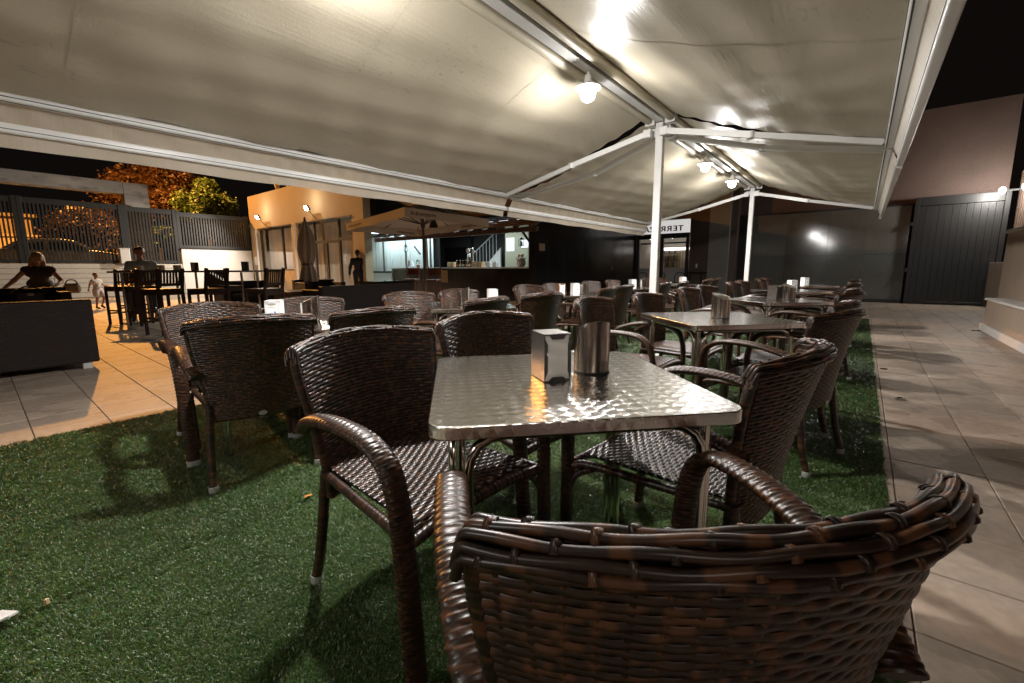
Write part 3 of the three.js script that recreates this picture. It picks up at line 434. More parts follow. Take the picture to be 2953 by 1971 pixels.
function binAt(x, z, turn, label) {
  const o = thing('steel_bin', label, 'bin', [x, TT, z], turn, 'steel table bins'), r = .057, n = 40, h0 = .118, hs = a => h0 + .026 + .024 * sin(a) , P = [];
  const wall = (rad, y0, y1f) => grid((u, v) => { const a = u * 2 * PI, y1 = y1f(a); return [rad * cos(a), lerp(y0, y1, v), rad * sin(a)]; }, n, 6, (u, v) => [u, v]);
  mesh('body', [wall(r, 0, () => h0 - .0008), wall(r - .0015, .002, () => h0), grid((u, v) => [r * v * cos(u * 2 * PI), .001, r * v * sin(u * 2 * PI)], n, 2)], M.brushed, o);
  const cap = mesh('cap', [wall(r, h0, hs), wall(r - .0014, h0, hs), grid((u, v) => { const a = u * 2 * PI; return [(r - (1 - v) * .0014) * cos(a), hs(a) + .0004, (r - (1 - v) * .0014) * sin(a)]; }, n, 1)], M.brushed, o);
  mesh('lid', grid((u, v) => { const a = u * 2 * PI, q = v * (r - .003), x = q * cos(a), z = q * sin(a); return [x, h0 + .022 + .024 * z / r + .006 * (1 - v * v) + (z < 0 ? -.012 * max(0, 1 - (x / r) ** 2) * (z / r) ** 2 : 0), z]; }, n, 10), M.steel, cap);
  mesh('base_ring', lathe([[r - .003, -.0006], [r + .0006, -.0004], [r + .0006, .004], [r, .0045]], 40), M.rubber, o); mesh('rivet', place(new THREE.SphereGeometry(.0025, 8, 6), [-r * .8, h0 + .006, -r * .6]), M.steel, cap);
  return o;
}
const napkinFace = (w, h, seed) => grid((u, v) => { const x = (u - .5) * w * (.86 + .14 * (abs(v - .5) * 2) ** 6), y = v * h; return [x, y, .0015 * sin(y * 150 + x * 40 + seed) + .002 * sin(x * 70 + seed) + .003 * sin(v * PI)]; }, 14, 24);
function napkinBox(x, z, turn, label, kind) { // 'steel', 'white', 'brown', 'dark'
  const o = thing('napkin_holder', label, 'napkin holder', [x, TT, z], turn, 'napkin holders on the tables'), w = .086, h = .142, d = .102;
  const mat = { steel: M.steel, white: std({ color: C(.72, .73, .74), roughness: .4 }), brown: std({ color: C(.16, .085, .05), roughness: .5 }), dark: M.steel }[kind];
  mesh('casing', [bx(-w / 2, -w / 2 + .0015, 0, h, -d / 2, d / 2), bx(w / 2 - .0015, w / 2, 0, h, -d / 2, d / 2), bx(-w / 2 - .001, w / 2 + .001, h - .0015, h, -d / 2 - .001, d / 2 + .001), bx(-w / 2, w / 2, 0, .002, -d / 2, d / 2)], mat, o);
  for (const s of [1, -1]) { // side lips and folded top and bottom tabs
    const zf = s * (d / 2 + .0006), tab = (pts, t = .0012) => { const g = extrude(pts, t); g.translate(0, 0, s > 0 ? zf : zf - t); return buv(g); };
    mesh('front_frame', [tab([[-w / 2, 0], [-w / 2 + .011, .03], [-w / 2 + .011, h - .03], [-w / 2, h - .012]]), tab([[w / 2, 0], [w / 2 - .011, .03], [w / 2 - .011, h - .03], [w / 2, h - .012]]), tab([[-.030, h], [.030, h], [.019, h - .016], [-.019, h - .016]]), tab([[-.032, 0], [.032, 0], [.018, .013], [-.018, .013]])], mat, o);
    const nap = mesh('napkins', [place(napkinFace(w - .004, h - .01, x * 40 + s), [0, .004, s * (d / 2 - .004)], [0, s < 0 ? PI : 0, 0])], kind === 'dark' ? M.black : M.paper, o);
  }
  if (kind === 'white') { const t = canvasTex(128, 160, (c, W, H) => { c.fillStyle = '#f2f2f2'; c.fillRect(0, 0, W, H); c.fillStyle = '#8a93a0'; for (const y of [62, 84]) for (let i = 0; i < 7; i++) c.fillRect(14 + i * 8, y, 6, 11); c.fillStyle = '#1d4f9a'; c.beginPath(); c.ellipse(96, 62, 13, 18, .3, 0, 7); c.fill(); c.beginPath(); c.moveTo(84, 80); c.lineTo(108, 74); c.lineTo(98, 118); c.lineTo(92, 118); c.fill(); }); const pm = std({ map: t, roughness: .6 }); const pl = new THREE.PlaneGeometry(.05, .066); pl.translate(0, .062, d / 2 + .0035); mesh('printed_face', pl, pm, o); }
  return o;
}
binAt(-.665, -1.24, .9, 'steel bin with slanted top beside the napkin box, nearest table');
napkinBox(-.722, -1.085, 1.0, 'steel napkin box full of white napkins on the nearest table', 'steel');
binAt(-.715, -3.1, -2.0, 'steel bin standing alone on the second walkway table');
binAt(-.56, -5.12, -2.0, 'steel bin right of the dark napkin box, third walkway table'); napkinBox(-.69, -5.2, 1.0, 'dark fronted napkin box on the third walkway table', 'dark');
napkinBox(-.78, -7.42, .7, 'white napkin holder behind the bin on the fourth walkway table', 'white'); napkinBox(-.8, -9.4, .7, 'white napkin holder on the farthest walkway table', 'white');
binAt(-2.74, -1.34, 2.6, 'shiny steel bin beside the printed white holder, leftmost table'); napkinBox(-2.87, -1.18, .95, 'white napkin holder with blue print on the leftmost table', 'white');
binAt(-2.82, -2.8, 2.4, 'tall looking steel bin on the table below the umbrella'); napkinBox(-2.68, -3.04, .9, 'white napkin holder right of the bin below the umbrella', 'white');
binAt(-2.76, -4.9, 2.4, 'steel bin on the table before the bar counter'); napkinBox(-2.82, -4.78, .9, 'white fronted napkin holder beside the bin before the bar counter', 'white'); napkinBox(-2.93, -4.62, .9, 'brown napkin box on the table before the bar counter', 'brown');
binAt(-2.85, -7.02, 2.4, 'steel bin left of the near post before the dark panels'); napkinBox(-2.93, -6.8, .9, 'white napkin holder left of the near post before the dark panels', 'white');
napkinBox(-2.85, -9.1, .9, 'white napkin holder on the small table below the shop door', 'white');
top('drinking_glass', lathe([[.001, .004], [.026, .004], [.036, .085], [.034, .085], [.024, .008], [.001, .008]], 20), phy({ transmission: 1, thickness: .002, roughness: .03, color: C(.95, .98, 1) }), 'empty clear drinking glass on the table beside the dark chair back', 'glass', [-2.55, TT, -3.02]);
// ---------- far wall, shop door, gate, right-hand walls (z = -17) ----------
const WZ = -17;
function wallThing(name, label, cat, geo, mat) { return top(name, geo, mat, label, cat); }
{
  const W = thing('stone_wall', 'dark polished stone wall behind the tables with lamp reflections', 'wall', [-1.1, 0, WZ]);
  const xs = [-2.05, -.95, .15, 1.05, 2.03]; for (let i = 0; i < 4; i++) for (const [y0, y1] of [[.1, 1.42], [1.424, 2.78]]) mesh('stone_slab', bx(xs[i] + .002, xs[i + 1] - .002, y0, y1, -.3, 0, .002), M.stone, W);
  mesh('plinth', bx(-2.05, 2.03, 0, .098, -.3, .02), M.gate, W); mesh('coping', bx(-2.06, 2.04, 2.782, 2.83, -.32, .02), M.gate, W);
}
top('rendered_building', [bx(-8.2, 2.76, 2.84, 5.35, WZ - 6, WZ - .15), bx(-3.1, 2.76, 0, 2.84, WZ - 6, WZ - .32)], M.brick, 'tall reddish rendered building rising above the stone wall', 'building');
{
  const G = thing('sliding_gate', 'tall dark grey metal gate right of the stone wall', 'gate', [1.88, 0, WZ + .1]);
  for (let i = 0; i < 12; i++) mesh('gate_panel', bx(-.80 + i * .133, -.80 + i * .133 + .1315, .09, 2.72, -.03, (i % 2) * .004, .003), M.gate, G);
  mesh('gate_frame', [bx(-.9, -.805, .03, 2.96, -.05, .05, .004)], M.gate, G); mesh('gate_frame', bx(.8, .9, .03, 2.96, -.05, .05, .004), M.gate, G); mesh('top_rail', bx(-.803, .798, 2.725, 2.955, -.05, .045, .004), M.gate, G); mesh('bottom_rail', bx(-.803, .798, .03, .087, -.05, .045, .004), M.gate, G);
  mesh('handle', [bx(-.96, -.9, .9, 1.02, .02, .06, .004)], M.black, G); mesh('hinge', bx(-.96, -.9, 2.2, 2.3, .02, .06, .004), M.black, G);
}
top('stone_pillar', bx(-4.38, -3.72, 0, 3.9, WZ - .2, WZ + .35, .004), M.pillar, 'light grey granite pillar right of the shop door', 'pillar');
top('brown_pilaster', bx(-3.715, -3.50, 0, 3.9, WZ - .2, WZ + .2, .004), M.brownStone, 'narrow brown pilaster beside the granite pillar', 'pilaster');
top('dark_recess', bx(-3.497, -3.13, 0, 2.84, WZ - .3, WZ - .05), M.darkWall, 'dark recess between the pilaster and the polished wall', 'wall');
top('side_wall', [bx(-5.12, -4.40, 0, 3.9, WZ - .3, WZ + .05), bx(-7.2, -5.12, 2.86, 3.9, WZ - .3, WZ + .05)], M.brownStone, 'brown stone wall between the shop door and the pillar', 'wall');
top('door_pilaster', bx(-7.52, -7.2, 0, 3.9, WZ - .3, WZ + .1), M.brownStone, 'brown stone pilaster left of the shop door', 'pilaster');
top('wall_box', [bx(-4.86, -4.80, 1.05, 1.2, WZ + .06, WZ + .1, .004), bx(-4.845, -4.815, 1.08, 1.13, WZ + .1, WZ + .106)], M.white, 'small white switch box on the wall by the shop door', 'switch box');
top('wall_shelf', [bx(-5.1, -4.45, .86, .9, WZ + .06, WZ + .35, .004), bx(-5.0, -4.96, 0, .86, WZ + .3, WZ + .34), bx(-4.6, -4.56, 0, .86, WZ + .3, WZ + .34)], M.black, 'low black side table against the wall by the shop door', 'table');
{ // shop entrance
  const D = thing('shop_entrance', 'lit glass shop door with a dark frame under a red lettered sign', 'door', [-6.18, 0, WZ + .02]);
  const F = (a, b, c, d) => bx(a, b, c, d, -.08, .04, .004); [[-1.0, -.9, 0, 2.36], [.92, 1.02, 0, 2.36], [-.05, .07, 0, 2.17], [-.898, .918, 2.172, 2.36]].forEach(q => mesh('door_frame', F(...q), M.frame, D));
  mesh('glass_pane', bx(-.898, -.052, .02, 2.168, -.012, -.006), M.glass, D); mesh('glass_pane', bx(.072, .918, .02, 2.168, -.012, -.006), M.glass, D);
  const hb = (x) => rod([x, .9, .06], [x, 1.25, .06], .012); mesh('door_handle', hb(-.1), M.steel, D); mesh('door_handle', hb(.12), M.steel, D);
  const sign = mesh('sign_panel', bx(-1.0, 1.02, 2.365, 2.85, -.06, .02), std({ color: C(.8, .8, .8), emissive: C(.9, .88, .86), emissiveIntensity: .55, roughness: .5 }), D);
  const font = await new FontLoader().loadAsync('fonts/droid/droid_sans_bold.typeface.json'); const tg = new TextGeometry('TERRAZA', { font, size: .2, depth: .012, curveSegments: 4 }); tg.computeBoundingBox(); tg.scale(-1.32, 1, 1); tg.translate(.80, 2.44, .024); { const p = tg.attributes.position; for (let i = 0; i < p.count; i += 3) { const q = [0, 1, 2].map(k => [p.getX(i + k), p.getY(i + k), p.getZ(i + k)]); p.setXYZ(i + 1, ...q[2]); p.setXYZ(i + 2, ...q[1]); } } tg.computeVertexNormals(); mesh('sign_lettering', tg, std({ color: C(.2, .025, .02), roughness: .5 }), sign);
  // interior
  const R = thing('shop_interior', 'bright shop interior with shelves and counter seen through the glass door', 'room', [-6.18, 0, WZ - .1]);
  const wl = std({ color: C(.62, .56, .48), roughness: .9 });
  mesh('room_shell', [bx(-1.9, 1.9, -.06, -.01, -4.1, 0), bx(-1.9, 1.9, 2.9, 2.95, -4.1, -.05), bx(-1.9, 1.9, 0, 2.9, -4.15, -4.1), bx(-1.95, -1.9, 0, 2.9, -4.15, 0), bx(1.9, 1.95, 0, 2.9, -4.15, 0)], wl, R);
  mesh('counter', [bx(-1.8, 1.8, 0, .98, -2.4, -1.9), bx(-1.85, 1.85, .982, 1.03, -2.45, -1.82)], M.whiteWall, R); mesh('shelf_light', bx(-1.8, 1.8, 1.86, 1.98, -3.6, -3.5), glow(C(1, .97, .92), 2.4), R);
  for (let i = 0; i < 26; i++) mesh('wall_slat', bx(-1.75 + i * .135, -1.75 + i * .135 + .07, 1.05, 1.82, -4.09, -4.05), M.crate, R);
  for (let i = 0; i < 3; i++) mesh('shelf', bx(-1.7, -.6, 1.1 + i * .3, 1.12 + i * .3, -3.9, -3.6), M.darkWood, R);
  for (let i = 0; i < 12; i++) { const k = i % 3; mesh('bottle', lathe([[.001, 0], [.032, 0], [.032, .14], [.012, .19], [.012, .25], [.001, .25]], 10, [-1.6 + floor(i / 3) * .26 + k * .03, 1.122 + k * .3, -3.72]), std({ color: C(...[[.02, .09, .03], [.2, .08, .02], [.05, .05, .05]][k]), roughness: .15 }), R); }
  for (let i = 0; i < 9; i++) mesh('pendant_light', place(new THREE.SphereGeometry(.045, 12, 8), [-1.4 + i * .34, 2.35 + .08 * sin(i * 2.1), -2.1 - .2 * cos(i * 1.7)]), glow(C(1, .98, .95), 7), R);
  mesh('hanging_rail', [bx(-1.8, 1.8, 2.1, 2.16, -2.5, -2.2)], M.black, R);
  for (let i = 0; i < 4; i++) mesh('cafe_chair', [bx(-1.5 + i * .8, -1.12 + i * .8, .44, .47, -1.3, -.9), tube([[-1.5 + i * .8, .47, -1.25], [-1.48 + i * .8, .8, -1.3], [-1.31 + i * .8, .86, -1.32], [-1.14 + i * .8, .8, -1.3], [-1.12 + i * .8, .47, -1.25]], .02, 12, 6), bx(-1.48 + i * .8, -1.45 + i * .8, 0, .44, -1.28, -1.25), bx(-1.17 + i * .8, -1.14 + i * .8, 0, .44, -1.28, -1.25), bx(-1.48 + i * .8, -1.45 + i * .8, 0, .44, -.95, -.92), bx(-1.17 + i * .8, -1.14 + i * .8, 0, .44, -.95, -.92)], M.darkWood, R);
  top('fire_extinguisher', [lathe([[.001, 0], [.055, .005], [.06, .04], [.06, .36], [.04, .42], [.016, .44], [.016, .48], [.001, .48]], 16), box(.03, .03, .12, [0, .49, .02], null, .004), tube([[0, .47, .05], [.05, .4, .06], [.065, .15, .03]], .009, 8, 6)], std({ color: C(.55, .04, .02), roughness: .3 }), 'red fire extinguisher behind the right pane of the shop door', 'extinguisher', [-5.78, 1.02, WZ - 1.75]);
  const L = new THREE.RectAreaLight(C(1, .95, .88), 12, 3, 2.5); L.position.set(-6.18, 2.85, WZ - 2); L.rotation.x = -PI / 2; scene.add(L);
  mesh('ceiling_light', bx(-1.5, 1.5, 2.86, 2.9, -3.2, -.7), glow(C(1, .95, .88), .9), R);
}
// right-hand side: low walls and lamp
{
  const P = thing('planter_wall', 'low tan rendered wall with a ledge along the right of the walkway', 'wall', [1.9, 0, -8]);
  mesh('upper_wall', bx(0, .5, 0, 1.62, -3.36, 5, .006), M.plaster, P); mesh('coping', bx(-.03, .53, 1.622, 1.68, -3.39, 5.03, .01), M.whiteWall, P); mesh('lower_wall', bx(-.24, -.003, 0, .5, -2.6, 5, .006), M.plaster, P); mesh('ledge', bx(-.27, -.002, .502, .54, -2.63, 5.02, .006), M.whiteWall, P); mesh('skirting', bx(-.285, -.243, 0, .115, -2.64, 5.02, .005), M.whiteWall, P);
  const Q = thing('end_wall', 'short tan wall with dark base beside the grey gate', 'wall', [2.9, 0, -15]); mesh('wall_face', bx(-.32, .4, .2, 1.15, -1.9, 1.6, .005), M.plaster, Q); mesh('dark_base', bx(-.35, .4, 0, .198, -1.92, 1.63), M.brownStone, Q);
  const S = thing('ribbed_shed', 'dark ribbed metal shed corner at the right edge by the wall lamp', 'shed', [3.0, 0, -15]); mesh('shed_body', bx(-.05, 1.6, 0, 3.5, -2.1, 2.5), M.darkWall, S); for (let i = 0; i < 22; i++) mesh('rib', bx(-.075, -.05, 1.2, 3.45, -2.05 + i * .2, -1.95 + i * .2, .006), M.brownStone, S);
}
function wallLamp(x, y, z, turn, label, k, reach) {
  const L = thing('wall_lamp', label, 'lamp', [x, y, z], turn, 'oval wall lamps at the right edge'); mesh('bracket', [bx(-.02, .02, -.02, .02, -reach, -.05), bx(-.05, .05, -.06, .06, -reach - .012, -reach, .003)], M.black, L);
  mesh('lamp_globe', place(new THREE.SphereGeometry(.12, 20, 14).scale(1.35, .75, .5), [0, 0, 0]), glow(C(1, .96, .9), 9), L); mesh('lamp_guard', [place(new THREE.TorusGeometry(.125, .008, 6, 24).scale(1.35, .75, 1), [0, 0, 0]), tube([[0, .095, 0], [0, .05, .055], [0, 0, .068], [0, -.05, .055], [0, -.095, 0]], .005, 12, 5)], M.alu, L);
  const l = new THREE.PointLight(C(1, .95, .88), k, 0, 2); l.castShadow = true; l.shadow.radius = 5; L.add(l);
}
wallLamp(2.5, 2.9, -16.2, -PI / 2, 'oval wall lamp shining over the top right of the gate', 9, .42);
wallLamp(2.83, 2.93, -15.9, -PI / 2, 'second oval wall lamp at the photo edge on the ribbed shed', 3, .1);

{ // building on the right beside the camera, out of view: its wall lamp lights the walkway side of the chairs
  const S = thing('side_building', 'tan rendered building right of the camera with a wall lamp', 'building', [2.75, 0, 2.5]); mesh('wall_face', bx(-.2, .5, 0, 4.2, -1.2, 4, .006), M.plaster, S); mesh('plinth', bx(-.22, -.2, 0, .3, -1.2, 4), M.brownStone, S); mesh('coping', bx(-.25, .55, 4.2, 4.27, -1.25, 4.05, .01), M.whiteWall, S);
}
wallLamp(2.4, 2.75, 2.0, -PI / 2, 'oval wall lamp on the building right of the camera', 3.2, .14);

// ---------- bar (z = -10, x -14 .. -7.2) ----------
{
  const P = thing('panelled_wall', 'black glossy panelled side wall of the bar building', 'wall', [-7.2, 0, -13.5]);
  const zs = [3.45, 2.75, 1.93, .84, -.02, -.6, -1.42, -2.15, -3.45]; for (let i = 0; i < 8; i++) mesh('wall_panel', bx(-.12, 0 + (i % 3) * .002, .1, 2.55, zs[i + 1] + .003, zs[i] - .003, .003), M.darkPanel, P);
  for (let i = 0; i < 4; i++) mesh('upper_panel', bx(-.12, .001, 2.556, 3.35, 3.45 - (i + 1) * 1.725 + .003, 3.45 - i * 1.725 - .003, .003), M.darkPanel, P);
  mesh('plinth', bx(-.12, .015, 0, .097, -3.45, 3.45), M.black, P); mesh('door_lock', bx(.003, .03, .98, 1.1, -1.30, -1.27), M.steel, P); mesh('corner_trim', bx(-.2, .004, 0, 3.35, 3.453, 3.53, .003), M.darkPanel, P);
  const N = canvasTex(96, 96, (c, w, h) => { c.fillStyle = '#b7a283'; c.fillRect(0, 0, w, h); c.fillStyle = '#7d6a52'; for (let y = 18; y < 84; y += 12) c.fillRect(14, y, 30 + (y * 7) % 40, 3); });
  const nt = bx(.006, .009, 1.56, 1.76, 3.04, 3.32); top('notice_sheet', nt, std({ map: N, roughness: .9 }), 'small square paper notice on the black panelled wall', 'notice', [-7.2, 0, -13.5]); { const u = nt.attributes.uv, p = nt.attributes.position; for (let i = 0; i < u.count; i++) u.setXY(i, 1 - (p.getZ(i) - 3.04) / .28, (p.getY(i) - 1.56) / .2); }
}
{
  const B = thing('bar_counter', 'long dark bar counter with a pale top in front of the lit bar', 'bar counter', [-10.55, 0, -10.25]);
  mesh('counter_top', bx(-3.4, 3.14, 1.07, 1.11, -.32, .28, .006), std({ color: C(.42, .44, .42), roughness: .35 }), B); for (let i = 0; i < 6; i++) mesh('front_panel', bx(-3.34 + i * 1.075, -3.34 + (i + 1) * 1.075 - .006, .1, 1.067, .18, .22, .003), M.darkPanel, B); mesh('kick_plate', bx(-3.3, 3.1, 0, .097, .1, .16), M.steel, B); mesh('side_panel', bx(-3.34, -3.30, .1, 1.067, -.3, .178), M.darkPanel, B);
  const R = thing('bar_room', 'lit bar interior with dark back wall behind the counter', 'room', [-11, 0, -11.6]);
  mesh('back_wall', bx(-4.0, 3.6, 0, 3, -1.55, -1.45), M.darkWall, R); mesh('ceiling', bx(-3.9, 3.65, 2.62, 2.7, -1.5, 1.25), M.darkWall, R); mesh('olive_wall', bx(1.42, 3.55, 0, 2.6, -.05, .05), std({ color: C(.20, .185, .125), roughness: .7 }), R); mesh('right_wall', bx(3.3, 3.5, 0, 2.6, .06, 1.25), std({ color: C(.5, .52, .5), roughness: .8 }), R); mesh('bar_floor', bx(-3.9, 3.6, -.012, -.003, -1.44, 1.3), M.darkWood, R);
  mesh('pale_post', bx(-3.72, -3.56, 0, 2.6, -1.4, -1.25), M.whiteWall, R); mesh('wall_divider', bx(-1.7, -1.5, 0, 2.6, -1.44, -1.3), M.black, R); mesh('mirror_panel', bx(-3.2, -1.9, .9, 1.95, -1.44, -1.41), M.darkPanel, R);
  const lights = mesh('ceiling_light', [bx(-5, 2.6, 2.525, 2.565, .7, 1.1)], glow(C(.78, .93, 1), 2.2), R);
  const L = new THREE.RectAreaLight(C(.76, .94, 1), 21, 7.6, .4); L.position.set(-12.2, 2.5, -10.7); L.rotation.x = -PI / 2; scene.add(L);
  // stair rail
  const S = thing('stair_railing', 'white metal stair railing rising behind the bar', 'railing', [-11.6, 0, -12.85]); const ra = (x) => lerp(1.62, 2.46, (x + .8) / 1.3);
  mesh('hand_rail', rod([-.8, 1.62, 0], [.55, ra(.55), 0], .022), M.alu, S); for (let i = 0; i < 8; i++) { const x = -.72 + i * .175; mesh('baluster', rod([x, max(1.1, lerp(1.0, 1.75, (x + .8) / 1.4) - .15), 0], [x, ra(x), 0], .012, 6), M.alu, S); } mesh('stringer', buv(extrude([[-.1, 1.1], [.75, 1.85], [.75, .9], [-.1, .9]], .05)), M.whiteWall, S);
  // things on the counter
  const top_ = 1.11, cz = -10.2;
  const vs = thing('wicker_vase', 'white slatted vase with white flowers at the right end of the counter', 'vase', [-7.86, top_, cz]); for (let i = 0; i < 18; i++) { const a = i / 18 * 2 * PI; mesh('vase_slat', tube([[.07 * cos(a), 0, .07 * sin(a)], [.135 * cos(a), .09, .135 * sin(a)], [.12 * cos(a + .1), .18, .12 * sin(a + .1)], [.075 * cos(a + .2), .26, .075 * sin(a + .2)]], .011, 8, 5), M.white, vs); } mesh('liner', lathe([[.001, .004], [.06, .004], [.115, .1], [.06, .25], [.001, .25]], 16), M.whiteWall, vs); for (const [x, y, z] of [[-.05, .32, .03], [.06, .33, .02], [0, .31, -.05]]) { mesh('flower', place(new THREE.IcosahedronGeometry(.05, 1), [x, y, z]), M.clothWhite, vs); } for (let i = 0; i < 10; i++) { const a = i * 2.4; mesh('leaf', place(new THREE.SphereGeometry(.04, 6, 4).scale(1, .25, .5), [.13 * cos(a), .22 + .04 * sin(i * 3), .13 * sin(a)], [0, -a, .4]), std({ color: C(.03, .1, .03), roughness: .6 }), vs); }
  for (const [x, lb, w, n] of [[-9.56, 'larger pale wooden crate right of the beer taps on the counter', .42, 3], [-10.78, 'smaller pale wooden crate left of the bottles on the counter', .28, 3]]) { const c = thing('wooden_crate', lb, 'crate', [x, top_, cz]); for (let i = 0; i < n; i++) { mesh('crate_slat', bx(-w / 2, w / 2, .012 + i * .054, .056 + i * .054, .09, .1, .002), M.crate, c); mesh('crate_slat', bx(-w / 2, w / 2, .012 + i * .054, .056 + i * .054, -.1, -.09, .002), M.crate, c); } for (const s of [-1, 1]) mesh('crate_end', bx(s * (w / 2 - .012), s * (w / 2 - .0005), .0, .175, -.088, .088), M.crate, c); mesh('crate_base', bx(-w / 2 + .013, w / 2 - .013, 0, .01, -.088, .088), M.crate, c); }
  const bc = [C(.03, .012, .006), C(.015, .05, .02), C(.25, .06, .02), C(.02, .02, .022), C(.3, .2, .05)], lc = [C(.6, .5, .35), C(.5, .08, .04), C(.7, .68, .6)], bottleG = lathe([[.001, 0], [.03, 0], [.031, .008], [.031, .12], [.013, .165], [.0125, .21], [.015, .212], [.015, .225], [.001, .225]], 12), labG = lathe([[.0318, .035], [.0318, .095]], 12), capG = lathe([[.016, .218], [.016, .232], [.001, .234]], 10);
  const bl = ['green', 'brown', 'orange', 'black', 'amber']; for (let i = 0; i < 10; i++) { const b = thing('bottle', `${['first', 'second', 'third', 'fourth', 'fifth', 'sixth', 'seventh', 'eighth', 'ninth', 'tenth'][i]} small bottle from the left in the row on the counter`, 'bottle', [-10.56 + i * .068, top_, cz + (i % 2) * .05], 0, 'small bottles in a row on the counter'); mesh('glass_body', bottleG, phy({ color: bc[(i * 3) % 5], roughness: .12 }), b); mesh('bottle_label', labG, std({ color: lc[i % 3], roughness: .8 }), b); mesh('bottle_cap', capG, M.alu, b); }
  const tp = thing('beer_tap', 'curved chrome beer tap with round white badge on the counter', 'beer tap', [-10.2, top_, cz - .15]); mesh('column', tube([[0, 0, 0], [0, .25, 0], [.02, .36, 0], [.09, .42, 0], [.13, .4, .0]], .028, 14, 10), M.chrome, tp); mesh('spout', tube([[.1, .41, 0], [.13, .36, .02], [.135, .28, .02]], .014, 8, 8), M.chrome, tp); mesh('badge', place(new THREE.CylinderGeometry(.075, .075, .02, 24), [.03, .54, .01], [PI / 2, 0, 0]), M.white, tp);
  const tc = thing('tap_column', 'tall straight chrome beer tap column right of the round badge', 'beer tap', [-9.88, top_, cz - .05]); mesh('column', lathe([[.05, 0], [.05, .6], [.045, .615], [.001, .618]], 20), M.chrome, tc); mesh('tap_arm', [rod([.04, .5, 0], [.17, .5, 0], .016), rod([.16, .55, 0], [.16, .38, 0], .012)], M.chrome, tc);
  const lp = thing('table_lamp', 'small table lamp with a pleated white shade on the counter', 'lamp', [-12.97, top_, cz]); mesh('lamp_shade', lathe([[.13, .05], [.08, .27]], 28), std({ color: C(.7, .72, .7), roughness: .9 }), lp); mesh('lamp_base', lathe([[.001, 0], [.07, 0], [.07, .012], [.015, .02], [.015, .2], [.001, .2]], 16), M.alu, lp);
  const pl = thing('potted_plant', 'small potted plant with white flowers beside the table lamp', 'plant', [-12.55, top_, cz]); mesh('pot', lathe([[.001, 0], [.05, 0], [.07, .1], [.062, .1], [.001, .09]], 16), std({ color: C(.25, .08, .05), roughness: .8 }), pl); for (let i = 0; i < 16; i++) { const a = i * 2.4, r = .03 + .05 * rnd(); mesh(i % 4 ? 'leaf' : 'flower', place(new THREE.SphereGeometry(i % 4 ? .035 : .028, 6, 5).scale(1, .4, .6), [r * cos(a), .14 + .14 * rnd(), r * sin(a)], [0, a, .5]), i % 4 ? std({ color: C(.03, .1, .03), roughness: .6 }) : M.clothWhite, pl); }
  for (const [x, lb] of [[-9.2, 'left'], [-8.95, 'right']]) top('paper_stack', [box(.14, .16, .1, [0, .08, 0], null, .006), box(.10, .012, .08, [0, .166, 0], null, .003)], M.whiteWall, `${lb} of two small white boxes on the counter before the stairs`, 'box', [x, top_, cz - .1]);
  for (const [x, lb] of [[-13.22, 'hanging black lantern with a candle at the left of the bar'], [-7.85, 'hanging black lantern with a candle at the right of the bar']]) { const l = thing('lantern', lb, 'lantern', [x, 2.12, cz], 0, 'hanging lanterns over the bar'); mesh('hanging_loop', [rod([-.05, -.2, 0], [0, 0, 0], .004, 5), rod([.05, -.2, 0], [0, 0, 0], .004, 5)], M.white, l); mesh('lantern_cage', [lathe([[.001, -.16], [.03, -.17], [.08, -.22]], 14), lathe([[.085, -.41], [.085, -.4], [.001, -.4]], 14), ...[0, 1, 2, 3, 4, 5].map(i => rod([.08 * cos(i * 1.047), -.22, .08 * sin(i * 1.047)], [.08 * cos(i * 1.047), -.405, .08 * sin(i * 1.047)], .005, 5))], M.black, l); mesh('candle', cyl(.04, .04, .12, 14, [0, -.338, 0]), M.white, l); }
  const poster = (x0, x1, y0, y1, lb) => { const t = canvasTex(128, 220, (c, w, h) => { c.fillStyle = '#e9f0f0'; c.fillRect(0, 0, w, h); c.fillStyle = '#9aa6a8'; for (const [y, n] of [[44, 40], [62, 84], [118, 66], [136, 24], [152, 72], [190, 20]]) c.fillRect(64 - n / 2, y, n, 6); }); const g = new THREE.PlaneGeometry(x1 - x0, y1 - y0); g.translate((x0 + x1) / 2, (y0 + y1) / 2, 0); top('poster', g, std({ map: t, roughness: .8 }), lb, 'poster', [0, 0, -11.535]); };
  poster(-9.5, -9.17, 1.64, 2.08, 'tall white poster on the olive wall inside the bar'); poster(-8.87, -8.5, 1.74, 1.99, 'white sheet behind the right lantern on the olive wall');
  { const t = canvasTex(96, 170, (c, w, h) => { c.fillStyle = '#b89b6c'; c.fillRect(0, 0, w, h); c.fillStyle = '#8a6f48'; for (const [y, n] of [[28, 30], [46, 60], [62, 66], [92, 50], [116, 58], [134, 40]]) c.fillRect(48 - n / 2, y, n, 4); }); const g = new THREE.PlaneGeometry(.32, .4); top('counter_notice', g, std({ map: t, roughness: .85 }), 'tan paper notice taped to the front of the bar counter', 'notice', [-10.98, .81, -10.022]); }
  for (const [a, b, lb] of [[[-12.72, 1.88, cz], [-12.42, 1.6, cz], 'left'], [[-7.8, 2.12, cz], [-7.4, 1.64, cz], 'right']]) { const br = thing('roof_brace', `${lb} diagonal black brace under the bar roof beam`, 'brace', a); mesh('strut', bar([0, 0, 0], [b[0] - a[0], b[1] - a[1], 0], .05, .05, [0, 0, 1]), M.black, br); mesh('end_cap', cyl(.028, .028, .06, 10, [b[0] - a[0], b[1] - a[1], 0], [PI / 2, 0, 0]), M.black, br); }
  top('bar_post', bx(-12.44, -12.28, 0, 2.5, -10.45, -10.36, .004), M.darkWood, 'dark post between the curtain and the bar opening', 'post');
}
